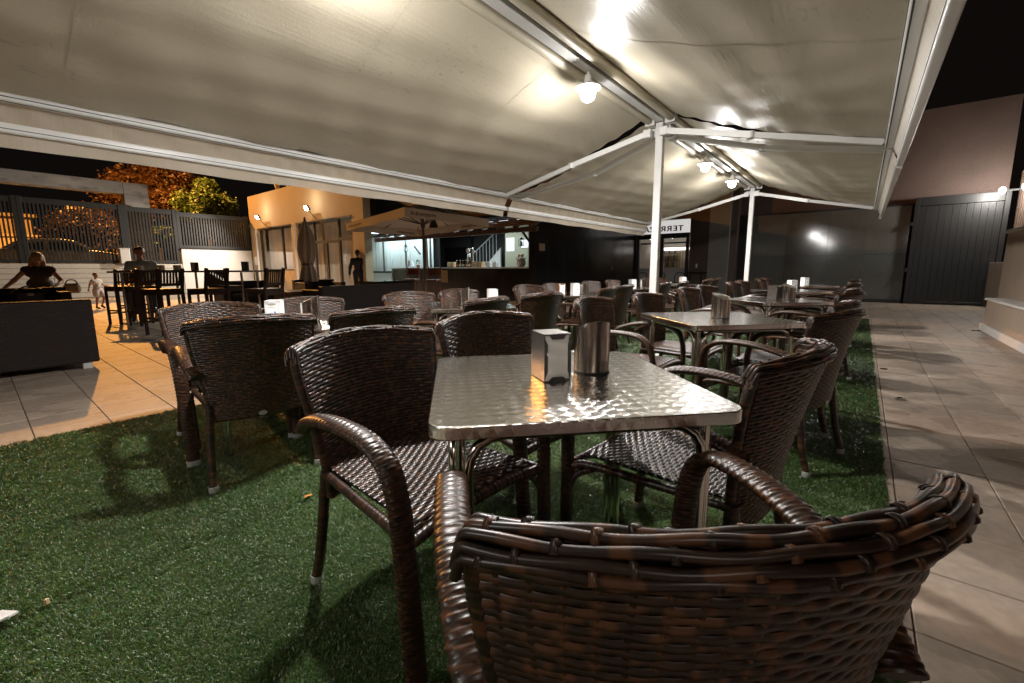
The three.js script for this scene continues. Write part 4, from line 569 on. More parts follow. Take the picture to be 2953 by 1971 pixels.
{ // timber roof over the counter
  const R = thing('timber_canopy', 'sloping brown timber slat roof over the bar counter', 'canopy', [-10.8, 2.1, -9.9]); mesh('front_beam', bx(-3.85, 3.75, -.02, .115, -.06, .06, .006), M.beam, R); mesh('rear_beam', bx(-3.85, 3.75, .72, .86, -1.65, -1.53, .006), M.beam, R);
  for (let i = 0; i < 13; i++) mesh('rafter', bar([-3.7 + i * .61, .11, .12], [-3.7 + i * .61, .86, -1.6], .06, .09, [1, 0, 0]), M.beam, R); for (let i = 0; i < 9; i++) { const t = i / 9, y = lerp(.175, .93, t), z = lerp(.14, -1.6, t); mesh('roof_slat', box(7.7, .022, .12, [-.05, y, z], [.41, 0, 0], .004), M.beam, R); }
}
{ // curtained window left of the bar
  const Wn = thing('curtain_window', 'wide window with pale green curtains between bar and ochre building', 'window', [-14.9, 0, -11]); mesh('sill_wall', bx(-2.5, 2.1, 0, .9, -.1, .1), std({ color: C(.5, .56, .57), roughness: .8 }), Wn); mesh('sill', bx(-2.52, 2.12, .902, .97, -.12, .14, .005), M.black, Wn); mesh('head_wall', bx(-2.5, 2.1, 2.75, 3.3, -.1, .1), M.darkWall, Wn);
  for (let k = 0; k < 3; k++) mesh('curtain', grid((u, v) => { const x = lerp(-2.4 + k * 1.5, -2.4 + (k + 1) * 1.5 - .02, u); return [x, lerp(.98, 2.745, v), -.2 + .045 * sin(x * 29 + 2 * sin(x * 5)) * (1 - .3 * v)]; }, 90, 3), M.curtain, Wn); mesh('glass_pane', bx(-2.4, 2.1, .975, 2.745, -.03, -.024), M.glass, Wn); for (const x of [-2.45, -.9, .6, 2.08]) mesh('mullion', bx(x - .02, x + .02, .973, 2.747, -.06, 0), M.frame, Wn);
  mesh('backing', bx(-2.5, 2.1, .9, 3.3, -.5, -.45), M.darkWall, Wn);
}
top('grey_link_wall', [bx(-17.6, -7.1, 2.95, 4.6, -12.2, -12), bx(-17.4, -17.2, 0, 3.3, -11.1, -10.9)], std({ color: C(.09, .095, .1), roughness: .85 }), 'dark grey wall above the bar roof and curtains', 'wall');
top('mop', [rod([-13.95, 0.02, -9.95], [-13.75, 1.35, -9.98], .013), rod([-13.765, 1.25, -9.978], [-13.742, 1.40, -9.981], .02), place(new THREE.SphereGeometry(.09, 10, 6).scale(1, .5, 1), [-13.96, .06, -9.95])], std({ color: C(.4, .55, .65), roughness: .6 }), 'pale mop handle leaning beside the counter end', 'mop');
for (const [x, z, lb] of [[-11.15, -8.75, 'left of two red wooden bar chairs at the counter'], [-9.85, -8.5, 'right of two red wooden bar chairs at the counter']]) {
  const c = thing('bar_chair', lb, 'bar chair', [x, 0, z], PI + .5, 'red wooden bar chairs'); mesh('seat', box(.42, .05, .42, [0, .73, 0], null, .01), M.redWood, c); mesh('backrest', [box(.36, .2, .025, [0, .98, .215], [.12, 0, 0], .006)], M.redWood, c); for (const s of [-1, 1]) { mesh('rear_leg', tube([[s * .19, 0, .22], [s * .19, .7, .19], [s * .19, 1.12, .25]], .022, 8, 6), M.redWood, c); mesh('front_leg', box(.04, .705, .04, [s * .19, .352, -.18], null, .004), M.redWood, c); } mesh('stretcher', [box(.36, .03, .02, [0, .3, -.18])], M.redWood, c);
}
// ---------- ochre building (z = -9) ----------
{
  const B = thing('ochre_building', 'ochre rendered building with curtained glass front and two floodlights', 'building', [-19, 0, -9]), w = (a, b, c, d, z0 = -.3, z1 = 0) => bx(a, b, c, d, z0, z1);
  mesh('facade', [w(-4.9, 5.0, 3.03, 4.6), w(-4.9, -4.0, 0, 3.03), w(-.55, -.05, 0, 3.03), w(4.25, 5.0, 0, 3.03), w(-4.0, -.55, 0, .62), bx(-4.9, 1.5, 4.3, 4.5, -8, -.3), bx(1.3, 1.5, 0, 4.3, -2.6, -.302), bx(-4.9, -4.7, 0, 4.6, -8, -.302)], M.beige, B); mesh('header', bx(-4.0, -.55, 2.97, 3.02, .002, .05, .004), M.frame, B); mesh('header', bx(-.05, 4.25, 2.97, 3.02, .002, .05, .004), M.frame, B); mesh('dado', bx(-3.95, -.6, .62, 1.02, -.12, -.06), M.crate, B);
  const fr = (a, b, c, d) => mesh('window_frame', bx(a, b, c, d, -.16, -.08, .004), M.frame, B); [[-4.0, -3.9, 1.02, 2.96], [-1.68, -1.6, 1.02, 2.96], [-.62, -.552, 1.02, 2.96], [-3.898, -.622, 1.02, 1.09], [-.048, .02, 0, 2.96], [1.2, 1.3, 0, 2.96], [2.1, 2.22, 0, 2.1], [3.08, 3.2, 0, 2.96], [1.302, 3.078, 2.1, 2.22], [3.202, 4.24, 2.16, 2.28], [.022, 1.198, 2.16, 2.26]].forEach(q => fr(...q));
  for (const [a, b, c, d] of [[-3.9, -1.68, 1.09, 2.96], [-1.6, -.62, 1.09, 2.96], [.02, 1.2, .02, 2.16], [1.3, 2.1, .02, 2.1], [2.22, 3.08, .02, 2.1], [1.3, 3.08, 2.22, 2.96], [3.2, 4.24, .02, 2.16], [3.2, 4.24, 2.28, 2.96], [.02, 1.2, 2.26, 2.96]]) mesh('glass_pane', bx(a, b, c, d, -.125, -.119), M.glass, B);
  for (const [a, b] of [[-3.9, -2.4], [-2.38, -.6], [.02, 1.25], [1.27, 2.15], [2.17, 3.1], [3.15, 4.24]]) mesh('curtain', grid((u, v) => { const x = lerp(a, b, u); return [x, lerp(.1, 2.95, v), -.42 + .05 * sin(x * 34 + 2 * sin(x * 7))]; }, 70, 2), M.curtainW, B);
  mesh('room_back', bx(-4.7, 1.29, 0, 4.28, -2.3, -2.2), M.whiteWall, B); mesh('door_handle', rod([2.06, .95, -.06], [2.06, 1.2, -.06], .015), M.steel, B); mesh('door_handle', rod([2.26, .95, -.06], [2.26, 1.2, -.06], .015), M.steel, B);
  mesh('down_pipe', rod([-4.08, 0, .06], [-4.08, 2.95, .06], .045, 10), M.white, B); mesh('down_pipe', rod([-.12, 0, .06], [-.12, 2.95, .06], .045, 10), M.white, B); mesh('meter_box', box(.22, .4, .08, [-4.4, 1.5, .042], null, .006), M.whiteWall, B);
  for (const [x, lb] of [[-2.9, 'left floodlight on the ochre building'], [1.75, 'right, brighter floodlight on the ochre building']]) {
    const F = thing('floodlight', lb, 'floodlight', [-19 + x, 3.46, -8.62], 0, 'floodlights on the ochre building'); mesh('arm', [rod([0, -.4, -.36], [0, -.06, -.02], .014, 6)], M.frame, F); mesh('housing', box(.26, .2, .09, [0, 0, 0], [.5, 0, 0], .01), M.frame, F); mesh('lens', place(new THREE.PlaneGeometry(.22, .16), [0, -.026, .046], [.5, 0, 0]), glow(C(1, .93, .82), 130), F);
    const l = new THREE.SpotLight(C(1, .9, .76), K_FLOOD, 0, 1.35, .6, 2); l.position.set(0, -.04, .09); l.target.position.set(0, -2.6, 3.4); l.castShadow = true; l.shadow.radius = 3; F.add(l, l.target);
    const g = new THREE.PointLight(C(1, .86, .66), K_FLOOD * .02, 0, 2); g.position.set(0, .28, .25); F.add(g);
  }
}
// ---------- left boundary (x = -24) ----------
{
  const W = thing('retaining_wall', 'pale retaining wall of horizontal boards below the fence', 'wall', [-24, 0, -2]); for (let i = 0; i < 7; i++) for (let k = 0; k < 6; k++) mesh('wall_board', bx(-.05 - (i % 2) * .004, .0, .012 + i * .19, .194 + i * .19, 6 - (k + 1) * 2 + .004, 6 - k * 2 - .004, .012), M.boards, W); mesh('wall_core', bx(-.35, -.055, 0, 1.34, -7, 6), M.concrete, W);
  const H2 = thing('white_wall', 'plain white wall under the right half of the fence', 'wall', [-24, 0, -7.5]); mesh('wall_face', bx(-.3, .02, 0, 2.0, -1.5, 1.4, .006), M.whiteWall, H2); mesh('wall_cap', bx(-.32, .04, 2.002, 2.05, -1.5, 1.42, .006), M.gate, H2);
  const fence = (z0, z1, y0, y1, label) => { const F = thing('slat_fence', label, 'fence', [-24.1, y0, z0], 0, 'dark slat fences along the street'); const n = Math.round((z0 - z1) / .105); mesh('top_rail', bx(-.04, .04, y1 - y0 - .2, y1 - y0, z1 - z0, 0, .004), M.fence, F); mesh('bottom_rail', bx(-.04, .04, 0, .12, z1 - z0, 0, .004), M.fence, F); for (let i = 0; i < n; i++) mesh('slat', bx(-.03, .03, .121, y1 - y0 - .201, -(i + .5) * .105 - .026, -(i + .5) * .105 + .026), M.fence, F); for (const z of [-.0, z1 - z0]) mesh('fence_post', bx(-.06, .06, -.02, y1 - y0 + .03, z - .07, z + .07, .004), M.fence, F); };
  fence(6, -1.3, 1.37, 3.74, 'dark slat fence at the far left edge behind the woman'); fence(-1.42, -4.2, 1.37, 3.74, 'dark slat fence with the silver car showing behind it'); fence(-4.34, -6.0, 1.37, 3.7, 'dark slat fence with closely set slats right of the portal'); fence(-6.12, -8.92, 2.06, 3.64, 'dark slat fence standing on the white wall');
  top('white_pillar', [bx(-.2, .16, 0, .6, -.16, .16, .02), bx(-.22, .18, .6, .63, -.18, .18, .008)], M.whiteWall, 'short white pillar on the wall beside the seated man', 'pillar', [-23.9, 1.345, -4.12]);
  const Pt = thing('concrete_portal', 'stained concrete portal frame rising behind the fence', 'portal', [-25.6, 0, -2]); mesh('beam', bx(-.3, .3, 4.36, 4.86, -2.6, 6, .02), M.concrete, Pt); mesh('column', bx(-.3, .3, .9, 4.357, -3.45, -2.6, .02), M.concrete, Pt); mesh('corner_block', bx(-.3, .3, 4.36, 4.858, -3.45, -2.603, .02), M.concrete, Pt); 
  struct('street', grid((u, v) => [lerp(-70, -24.4, u), .9, lerp(-60, 40, v)], 2, 2, (u, v) => [u * 45, v * 100]), M.street);
  top('street_wall', [bx(-38, -37.6, .9, 3.0, -8, 14), bx(-38.1, -37.5, 3.0, 3.12, -8, 14), bx(-38.3, -37.7, 3.12, 5.0, -4.9, -4.1)], M.orangeWall, 'long plastered street wall glowing orange in the street light', 'wall');
  top('street_house', [bx(-52, -44, .9, 4.6, -3, 14), bx(-52.3, -43.6, 4.6, 4.8, -3.3, 14.3)], M.orangeWall, 'low plastered house across the street at the left edge', 'house');
}
// car
{
  const Cc = thing('parked_car', 'silver car parked on the street behind the slat fence', 'car', [-27, .9, -2.55], PI / 2), W = 1.72; // length along local x, rear at -x
  const body = extrude([[-2.12, .32], [-2.2, .5], [-2.18, .78], [-2.05, .93], [-1.5, .98], [1.05, .95], [1.75, .84], [2.1, .66], [2.15, .36], [1.75, .26], [1.72, .4], [1.6, .56], [1.4, .62], [1.2, .56], [1.08, .4], [1.05, .24], [-1.05, .24], [-1.08, .4], [-1.2, .56], [-1.4, .62], [-1.6, .56], [-1.72, .4], [-1.75, .28]].reverse(), W - .16, .08); body.translate(0, 0, -(W - .16) / 2); mesh('body', body, M.carPaint, Cc);
  const cab = extrude([[-1.75, .96], [-1.25, 1.3], [-.75, 1.42], [0, 1.44], [.4, 1.38], [1.15, .95]].reverse(), W - .36, .05); cab.translate(0, 0, -(W - .36) / 2); mesh('roof', cab, M.carPaint, Cc);
  for (const s of [-1, 1]) { const z = s * (W / 2 - .125), win = p => { const g = extrude(p, .012); g.translate(0, 0, s > 0 ? z : z - .012); return g; }; mesh('side_window', win([[-1.5, 1.0], [-1.18, 1.25], [-.45, 1.36], [-.45, 1.0]]), M.carGlass, Cc); mesh('side_window', win([[-.4, 1.0], [-.4, 1.365], [.05, 1.37], [.38, 1.31], [.92, 1.0]]), M.carGlass, Cc);
    mesh('tail_light', place(new THREE.SphereGeometry(.16, 12, 8).scale(.5, .55, .5), [-2.1, .86, s * .68]), M.tail, Cc); mesh('headlight', place(new THREE.SphereGeometry(.16, 12, 8).scale(.7, .45, .5), [2.0, .72, s * .64]), M.white, Cc); mesh('mirror', box(.1, .12, .16, [.75, 1.04, s * (W / 2 + .05)], null, .03), M.carPaint, Cc); mesh('door_handle', box(.18, .03, .03, [-.3, .86, s * (W / 2 + .005)], null, .01), M.carPaint, Cc);
    for (const x of [-1.4, 1.4]) { const wh = mesh('wheel', place(new THREE.TorusGeometry(.245, .085, 10, 28), [x, .33, s * (W / 2 - .1)]), M.rubber, Cc); mesh('rim', place(lathe([[.001, .02], [.05, .04], [.18, .02], [.2, .06], [.17, .08], [.001, .06]], 20), [0, 0, 0], [PI / 2, 0, 0]).translate(x, .33, s * (W / 2 - .1)), M.alu, wh); } }
  mesh('rear_window', bar([-1.72, 1.0, 0], [-1.3, 1.29, 0], .012, W - .5, [-.56, .82, 0]), M.carGlass, Cc); mesh('windscreen', bar([1.14, 1.0, 0], [.5, 1.36, 0], .012, W - .5, [.5, .86, 0]), M.carGlass, Cc);
}
// trees
function tree(x, y, z, h, crowns, n, ls, mat, label) {
  const T = thing('street_tree', label, 'tree', [x, y, z], 0, 'trees along the street'), tr = [tube([[0, 0, 0], [.1, h * .25, .05], [0, h * .5, 0], [.08, h * .8, .04]], .16, 12, 8, { disp: t => 1 - .72 * t })]; for (const [cx, cy, cz, r] of crowns) tr.push(tube([[0, h * .36, 0], [cx * .45, lerp(h * .36, cy, .6), cz * .45], [cx, cy, cz]], .055, 8, 5, { disp: t => 1 - .8 * t })); mesh('trunk', tr, M.bark, T);
  const pos = [], ind = []; for (let i = 0; i < n; i++) { const [cx, cy, cz, r] = crowns[floor(rnd() * crowns.length)]; let a, b, c; do { a = rr(-1, 1); b = rr(-1, 1); c = rr(-1, 1); } while (a * a + b * b + c * c > 1); const q = .55 + .45 * rnd(), l = hypot(a, b, c) || 1, px = cx + a / l * r * q * sqrt(l), py = cy + b / l * r * .85 * q * sqrt(l), pz = cz + c / l * r * q * sqrt(l); const d = V(rr(-1, 1), rr(-.9, .4), rr(-1, 1)).normalize(), s = V(rr(-1, 1), rr(-1, 1), rr(-1, 1)).cross(d).normalize(), L = ls * rr(.6, 1.3), k = pos.length / 3; for (const [f, w] of [[0, 0], [.5, 1], [.5, -1], [1, 0]]) pos.push(px + d.x * L * f + s.x * L * .26 * w, py + d.y * L * f + s.y * L * .26 * w - (f === .5 ? 0 : L * .08), pz + d.z * L * f + s.z * L * .26 * w); ind.push(k, k + 1, k + 2, k + 1, k + 3, k + 2); }
  const g = new THREE.BufferGeometry(); g.setAttribute('position', new THREE.Float32BufferAttribute(pos, 3)); g.setIndex(ind); g.computeVertexNormals(); mesh('crown', g, mat, T);
}
const blob = (k, R, cy, s) => Array.from({ length: k }, (_, i) => { const a = i * 2.4, q = sqrt((i + .5) / k); return [cos(a) * R * q * .8, cy + (rnd() - .35) * R * s, sin(a) * R * q * .8, R * rr(.38, .6)]; });
tree(-33.5, .9, -10.2, 5.2, [...blob(10, 1.75, 3.7, .8), [0, 5.5, 0, .75], [.2, 4.8, -.3, 1.0], [.9, 3.0, -1.7, .75]], 11000, .2, M.leaf1, 'leafy yellow green tree above the fence left of the ochre building');
tree(-38.5, .9, -8.6, 7, blob(14, 3.0, 5.2, .9), 13000, .22, M.leaf2, 'larger tree lit deep orange by the street lamp');
tree(-35, .9, -4.6, 4.2, blob(10, 2.1, 2.3, .7), 8000, .2, M.leaf2, 'bushy tree with orange leaves behind the silver car'); tree(-34, .9, -7.0, 3.4, blob(8, 1.5, 1.9, .6), 5000, .2, M.leaf1, 'low bush behind the closely set fence slats');
{ // sodium street lamp hung on a span wire over the street, hidden from us by the awning
  const sodC = C(1, .42, .085), L = thing('street_lamp', 'orange sodium street lamp on a span wire behind the awning', 'street lamp', [-30.6, 9.25, -5]); mesh('span_wire', tube([[0, .5, 22], [0, .2, 8], [0, .1, 0], [0, .2, -8], [0, .5, -22]], .008, 24, 5), M.black, L); mesh('lamp_head', lathe([[.04, .12], [.1, .1], [.28, -.02], [.3, -.06], [.27, -.04], [.05, .06]], 20), M.alu, L); mesh('lamp_lens', place(new THREE.SphereGeometry(.15, 16, 10).scale(1, .6, 1), [0, -.05, 0]), glow(sodC, 30), L);
  const l = new THREE.PointLight(sodC, K_SOD, 0, 2); l.position.set(0, -.06, 0); l.castShadow = true; l.shadow.radius = 6; L.add(l);
}
for (const [x, lb] of [[-23.3, 'furled white flag on the roof of the ochre building, left'], [-22.2, 'slim white pole on the roof of the ochre building, right']]) { const f = thing('roof_flag', lb, 'flag', [x, 4.5, -10.2]); mesh('flag_pole', rod([0, 0, 0], [0, 2.2, 0], .035, 8), M.white, f); if (x < -23) mesh('flag_cloth', lathe([[.02, .45], [.1, .62], [.16, 1.0], [.15, 1.5], [.03, 1.9]], 10), M.clothWhite, f); }
// ---------- umbrellas ----------
{
  const U = thing('open_parasol', 'open cream parasol with dark ribs in front of the bar', 'parasol', [-7.9, 0, -6.6]), hy = 2.62, ry = 2.18; // square canopy
  const cs = [[1.3, 1.5], [1.15, -.95], [-2.35, -1.75], [-2.2, .6]].map(([a, b]) => [a, ry, b]);
  for (let i = 0; i < 4; i++) { const a = cs[i], b = cs[(i + 1) % 4]; mesh('canopy_panel', grid((u, v) => { const q = [0, 1, 2].map(k => lerp(a[k], b[k], u)); return [lerp(0, q[0], v), lerp(hy, ry, v) - .07 * sin(PI * v), lerp(0, q[2], v)]; }, 10, 10), M.umbCloth, U);
    const vt = canvasTex(512, 48, (c, w, h) => { c.fillStyle = '#d2c6b6'; c.fillRect(0, 0, w, h); c.fillStyle = '#1a1714'; c.font = 'italic bold 25px serif'; c.fillText('Schweppes', 26, 32); }); const vg = grid((u, v) => { const q = [0, 2].map(k => lerp(a[k], b[k], u)); const w = 1 + .006 * sin(u * 14); return [q[0] * w, ry - v * .17 - .01 * sin(u * PI * 5) * v, q[1] * w]; }, 20, 3, (u, v) => [u, 1 - v]); mesh('valance', vg, std({ map: vt, roughness: .9 }), U);
    mesh('rib', rod([0, hy - .06, 0], [a[0] * .98, ry - .02, a[2] * .98], .014, 5), M.umbMetal, U); mesh('strut', rod([0, ry - .12, 0], [a[0] * .5, lerp(hy, ry, .5) - .05, a[2] * .5], .014, 5), M.umbMetal, U); const m = [0, 1, 2].map(k => (a[k] + b[k]) / 2); mesh('rib', rod([0, hy - .06, 0], [m[0] * .98, ry - .02, m[2] * .98], .014, 5), M.umbMetal, U); mesh('strut', rod([0, ry - .12, 0], [m[0] * .5, lerp(hy, ry, .5) - .05, m[2] * .5], .014, 5), M.umbMetal, U); }
  mesh('pole', rod([0, .06, 0], [0, hy + .04, 0], .03, 12), M.umbMetal, U); mesh('hub', lathe([[.03, ry - .2], [.055, ry - .18], [.055, ry - .08], [.03, ry - .06]], 14), M.umbMetal, U); mesh('base', box(.6, .06, .6, [0, .032, 0], null, .01), M.concrete, U);
  mesh('lamp_cup', lathe([[.03, ry - .02], [.1, ry - .2], [.105, ry - .24]], 14, [-.15, .1, -.45]), M.black, U);
  const K = thing('closed_parasol', 'closed cream parasol tied shut in front of the ochre building', 'parasol', [-12.6, 0, -6.2]); mesh('pole', rod([0, .05, 0], [0, 2.5, 0], .03, 10), M.umbMetal, K); mesh('furled_canopy', grid((u, v) => { const a = u * 2 * PI, prof = v < .28 ? lerp(.26, .15, v / .28) : lerp(.15, .02, 1) + .2 * sin((v - .28) / .72 * PI) ** .7 * (1 - (v - .28) * .6) + .1 * (1 - (v - .28) / .72); const r = prof * (1 + .22 * sin(a * 8 + v * 2)) * (v > .99 ? .3 : 1); return [r * cos(a), lerp(.72, 2.48, v), r * sin(a) * .9]; }, 64, 24), M.umbCloth, K); mesh('tie', lathe([[.17, 1.18], [.175, 1.21], [.17, 1.24]], 20), M.umbMetal, K); for (const s of [-1, 1]) mesh('canopy_flap', buv(extrude([[0, 2.3], [s * .26, 1.92], [s * .2, 1.78], [s * .06, 1.95]], .02)), M.umbCloth, K); mesh('base', box(.5, .06, .5, [0, .032, 0], null, .01), M.concrete, K); mesh('finial', place(new THREE.SphereGeometry(.035, 10, 8), [0, 2.52, 0]), M.white, K);
}
// ---------- wicker sofas ----------
function sofa(x, z, turn, len, h, label, deco) { // back along local x at z = 0, seat towards +z
  const S = thing('wicker_sofa', label, 'sofa', [x, 0, z], turn, 'dark wicker sofas'); mesh('back', box(len, h - .07, .14, [0, (h + .07) / 2, .07], null, .012), M.wickerSofa, S); mesh('base', box(len - .3, .26, .62, [0, .2, .455], null, .012), M.wickerSofa, S); for (const s of [-1, 1]) mesh('armrest', box(.148, h - .14, .64, [s * (len / 2 - .074), (h) / 2, .462], null, .012), M.wickerSofa, S); const cu = std({ color: C(.03, .028, .026), roughness: .9 }); const nc = max(1, Math.round(len / .9)); for (let i = 0; i < nc; i++) { mesh('seat_cushion', box((len - .32) / nc - .01, .13, .6, [-(len - .32) / 2 + (i + .5) * (len - .32) / nc, .396, .46], null, .035), cu, S); } for (const s of [-1, 1]) for (const q of [.05, .7]) mesh('foot', box(.08, .065, .08, [s * (len / 2 - .1), .034, q], null, .006), M.alu, S); return S;
}
sofa(-6.54, .35, -PI / 2, 2.3, .76, 'big dark wicker sofa back at the left edge of the photo'); sofa(-7.62, -5.0, -PI / 2, 2.05, .76, 'dark wicker sofa in the middle before the open parasol'); sofa(-12.6, -6.3, PI / 2, 1.2, .78, 'dark wicker sofa facing us below the closed parasol'); sofa(-12.9, -4.5, PI / 2, 1.3, .78, 'dark wicker sofa half hidden behind the slatted bar stool'); sofa(-11.75, .35, PI / 2, 2.9, .77, 'dark wicker sofa facing us in front of the woman');
for (const [x, z, w, d, lb] of [[-8.4, -5.9, .7, 1.1, 'low black table behind the middle sofa'], [-8.9, -4.15, .9, .7, 'low brown lit table at the end of the middle sofa'], [-8.6, .35, .6, 1.0, 'low black table between the two sofas at the left']]) { const t = thing('lounge_table', lb, 'table', [x, 0, z]); mesh('tabletop', box(w, .03, d, [0, z === -5.9 ? .79 : .63, 0], null, .006), z === -4.15 ? M.sofaWood : M.carGlass, t); mesh('carcass', box(w - .06, z === -5.9 ? .74 : .56, d - .06, [0, z === -5.9 ? .402 : .33, 0], null, .01), z === -4.15 ? M.sofaWood : M.wickerSofa, t); }
{ const c = top('red_blanket', grid((u, v) => { const x = lerp(-.35, .35, u), z = lerp(-.55, .55, v); return [x, .06 + .05 * sin(x * 9 + z * 4) + .05 * cos(z * 7 - x * 3), z]; }, 20, 26), std({ color: C(.4, .03, .025), roughness: .8 }), 'crumpled red blanket lying on the sofa at the left edge', 'blanket', [-11.25, .48, .3]); }
{ const b = thing('dark_bag', 'dark handbag with glints on the sofa beside the red blanket', 'bag', [-11.3, .465, -.62]); mesh('bag_body', box(.3, .3, .45, [0, .15, 0], null, .07), M.black, b); mesh('bag_handle', tube([[0, .28, -.12], [0, .33, -.06], [0, .33, .06], [0, .28, .12]], .014, 12, 6), M.black, b); mesh('buckle', box(.02, .05, .08, [.155, .2, 0], null, .006), M.chrome, b); }
// ---------- high table and wooden bar stools ----------
{
  const ang = atan2(.627, .779), T = thing('high_table', 'long bar height table with steel legs and holders on it', 'table', [-10.35, 0, -2.75], ang); mesh('tabletop', box(2.7, .035, .7, [0, 1.04, 0], null, .006), M.steel, T); for (const sx of [-1.15, -.1, 1.15]) for (const s of [-1, 1]) mesh('leg', cyl(.022, .022, 1.02, 10, [sx, .51, s * .26]), M.chrome, T); mesh('foot_rail', [rod([-1.15, .3, 0], [1.15, .3, 0], .015)], M.chrome, T);
  const onT = (t, s) => [-10.35 + .779 * t + .627 * s, 1.058, -2.75 - .627 * t + .779 * s];
  const holders = [[-1.0, 0, .0, M.white, 'leftmost small white holder on the high table'], [-.55, .05, 0, M.whiteWall, 'second small pale holder from the left on the high table'], [-.3, -.05, 0, M.white, 'third small white holder on the high table'], [.12, .05, .05, M.black, 'black napkin box at the middle of the high table'], [1.08, 0, .06, M.frame, 'dark box with a blue picture at the right of the high table']]; holders.forEach(([t, s, dh, m, lb], i) => { const p = onT(t, s), o = thing('table_holder', lb, 'napkin holder', p, ang); mesh('casing', box(.1, .11 + dh, .1, [0, (.11 + dh) / 2, 0], null, .008), m, o); mesh('front_face', bx(-.035, .035, .015, .095 + dh, .051, .054), i === 4 ? std({ color: C(.12, .3, .42), roughness: .4 }) : M.paper, o); });
  const proto = new THREE.Group(), hw = .2; proto.name = 'wooden_stool'; const P = (n, g) => mesh(n, g, M.darkWood, proto); P('seat', box(.42, .045, .4, [0, .74, 0], null, .008)); for (const s of [-1, 1]) { P('rear_leg', [buv(sweep([V(s * hw, 0, -.2), V(s * hw, .74, -.18), V(s * hw, 1.1, -.235)], rectP(.02, .02), { side: [1, 0, 0] }))]); P('front_leg', box(.04, .72, .04, [s * hw, .36, .17], null, .004)); P('side_stretcher', box(.022, .035, .34, [s * hw, .28, 0])); }
  P('top_rail', box(.36, .045, .022, [0, 1.05, -.228], null, .004)); P('lower_rail', box(.36, .05, .022, [0, .83, -.2], null, .004)); for (let i = 0; i < 7; i++) P('back_slat', box(.028, .18, .014, [-.15 + i * .05, .94, -.213], [-.13, 0, 0])); P('front_stretcher', box(.36, .035, .022, [0, .22, .17])); P('seat_apron', [box(.4, .07, .02, [0, .69, .18]), box(.4, .07, .02, [0, .69, -.18])]);
  const st = [[-9.15, -2.0, .6, 'wooden bar stool nearest us, third from the left at the high table'], [-8.62, -2.5, .65, 'wooden bar stool fourth from the left at the high table'], [-9.75, -3.15, .62 + PI, 'wooden bar stool on the far side of the high table by the steel legs'], [-7.75, -3.05, .7, 'wooden bar stool with light showing between its back slats'], [-11.0, -2.1, .5, 'wooden bar stool second from the left at the high table'], [-13.0, -2.3, .5, 'wooden bar stool farthest left near the seated man'], [-11.6, -1.9, .5, 'wooden bar stool half hidden behind the second one from the left']]; st.forEach(([x, z, a, lb], i) => { const s = i ? proto.clone() : proto; s.name = numbered('wooden_stool'); s.position.set(x, 0, z); s.rotation.y = a - PI / 2 - .2; tag(s, lb, 'bar stool', 'dark wooden bar stools', 'thing'); scene.add(s); });
}
// ---------- people ----------
function surfaceNet(f, lo, hi, cell) { // naive surface nets of f < 0
  const n = [0, 1, 2].map(k => Math.ceil((hi[k] - lo[k]) / cell) + 2), N = n[0] * n[1] * n[2], F = new Float32Array(N), at = (i, j, k) => (k * n[1] + j) * n[0] + i; for (let k = 0; k < n[2]; k++) for (let j = 0; j < n[1]; j++) for (let i = 0; i < n[0]; i++) F[at(i, j, k)] = f(lo[0] + (i - .5) * cell, lo[1] + (j - .5) * cell, lo[2] + (k - .5) * cell);
  const id = new Int32Array(N).fill(-1), pos = [], ind = []; const E = [[0, 1], [0, 2], [0, 4], [1, 3], [1, 5], [2, 3], [2, 6], [3, 7], [4, 5], [4, 6], [5, 7], [6, 7]];
  for (let k = 0; k < n[2] - 1; k++) for (let j = 0; j < n[1] - 1; j++) for (let i = 0; i < n[0] - 1; i++) { const v = []; let m = 0; for (let c = 0; c < 8; c++) { v[c] = F[at(i + (c & 1), j + (c >> 1 & 1), k + (c >> 2))]; if (v[c] < 0) m |= 1 << c; } if (!m || m === 255) continue; let x = 0, y = 0, z = 0, q = 0; for (const [a, b] of E) if (v[a] < 0 !== v[b] < 0) { const t = v[a] / (v[a] - v[b]); x += lerp(a & 1, b & 1, t); y += lerp(a >> 1 & 1, b >> 1 & 1, t); z += lerp(a >> 2, b >> 2, t); q++; } id[at(i, j, k)] = pos.length / 3; pos.push(lo[0] + (i + x / q - .5) * cell, lo[1] + (j + y / q - .5) * cell, lo[2] + (k + z / q - .5) * cell); }
  const quad = (a, b, c, d, fl) => { if (a < 0 || b < 0 || c < 0 || d < 0) return; fl ? ind.push(a, b, c, a, c, d) : ind.push(a, c, b, a, d, c); };
  for (let k = 1; k < n[2] - 1; k++) for (let j = 1; j < n[1] - 1; j++) for (let i = 1; i < n[0] - 1; i++) { const a = F[at(i, j, k)] < 0; if (i < n[0] - 1 && a !== F[at(i + 1, j, k)] < 0) quad(id[at(i, j - 1, k - 1)], id[at(i, j, k - 1)], id[at(i, j, k)], id[at(i, j - 1, k)], a); if (a !== F[at(i, j + 1, k)] < 0) quad(id[at(i - 1, j, k - 1)], id[at(i - 1, j, k)], id[at(i, j, k)], id[at(i, j, k - 1)], a); if (a !== F[at(i, j, k + 1)] < 0) quad(id[at(i - 1, j - 1, k)], id[at(i, j - 1, k)], id[at(i, j, k)], id[at(i - 1, j, k)], a); }
  const g = new THREE.BufferGeometry(); g.setAttribute('position', new THREE.Float32BufferAttribute(pos, 3)); g.setIndex(ind); g.computeVertexNormals(); return g;
}
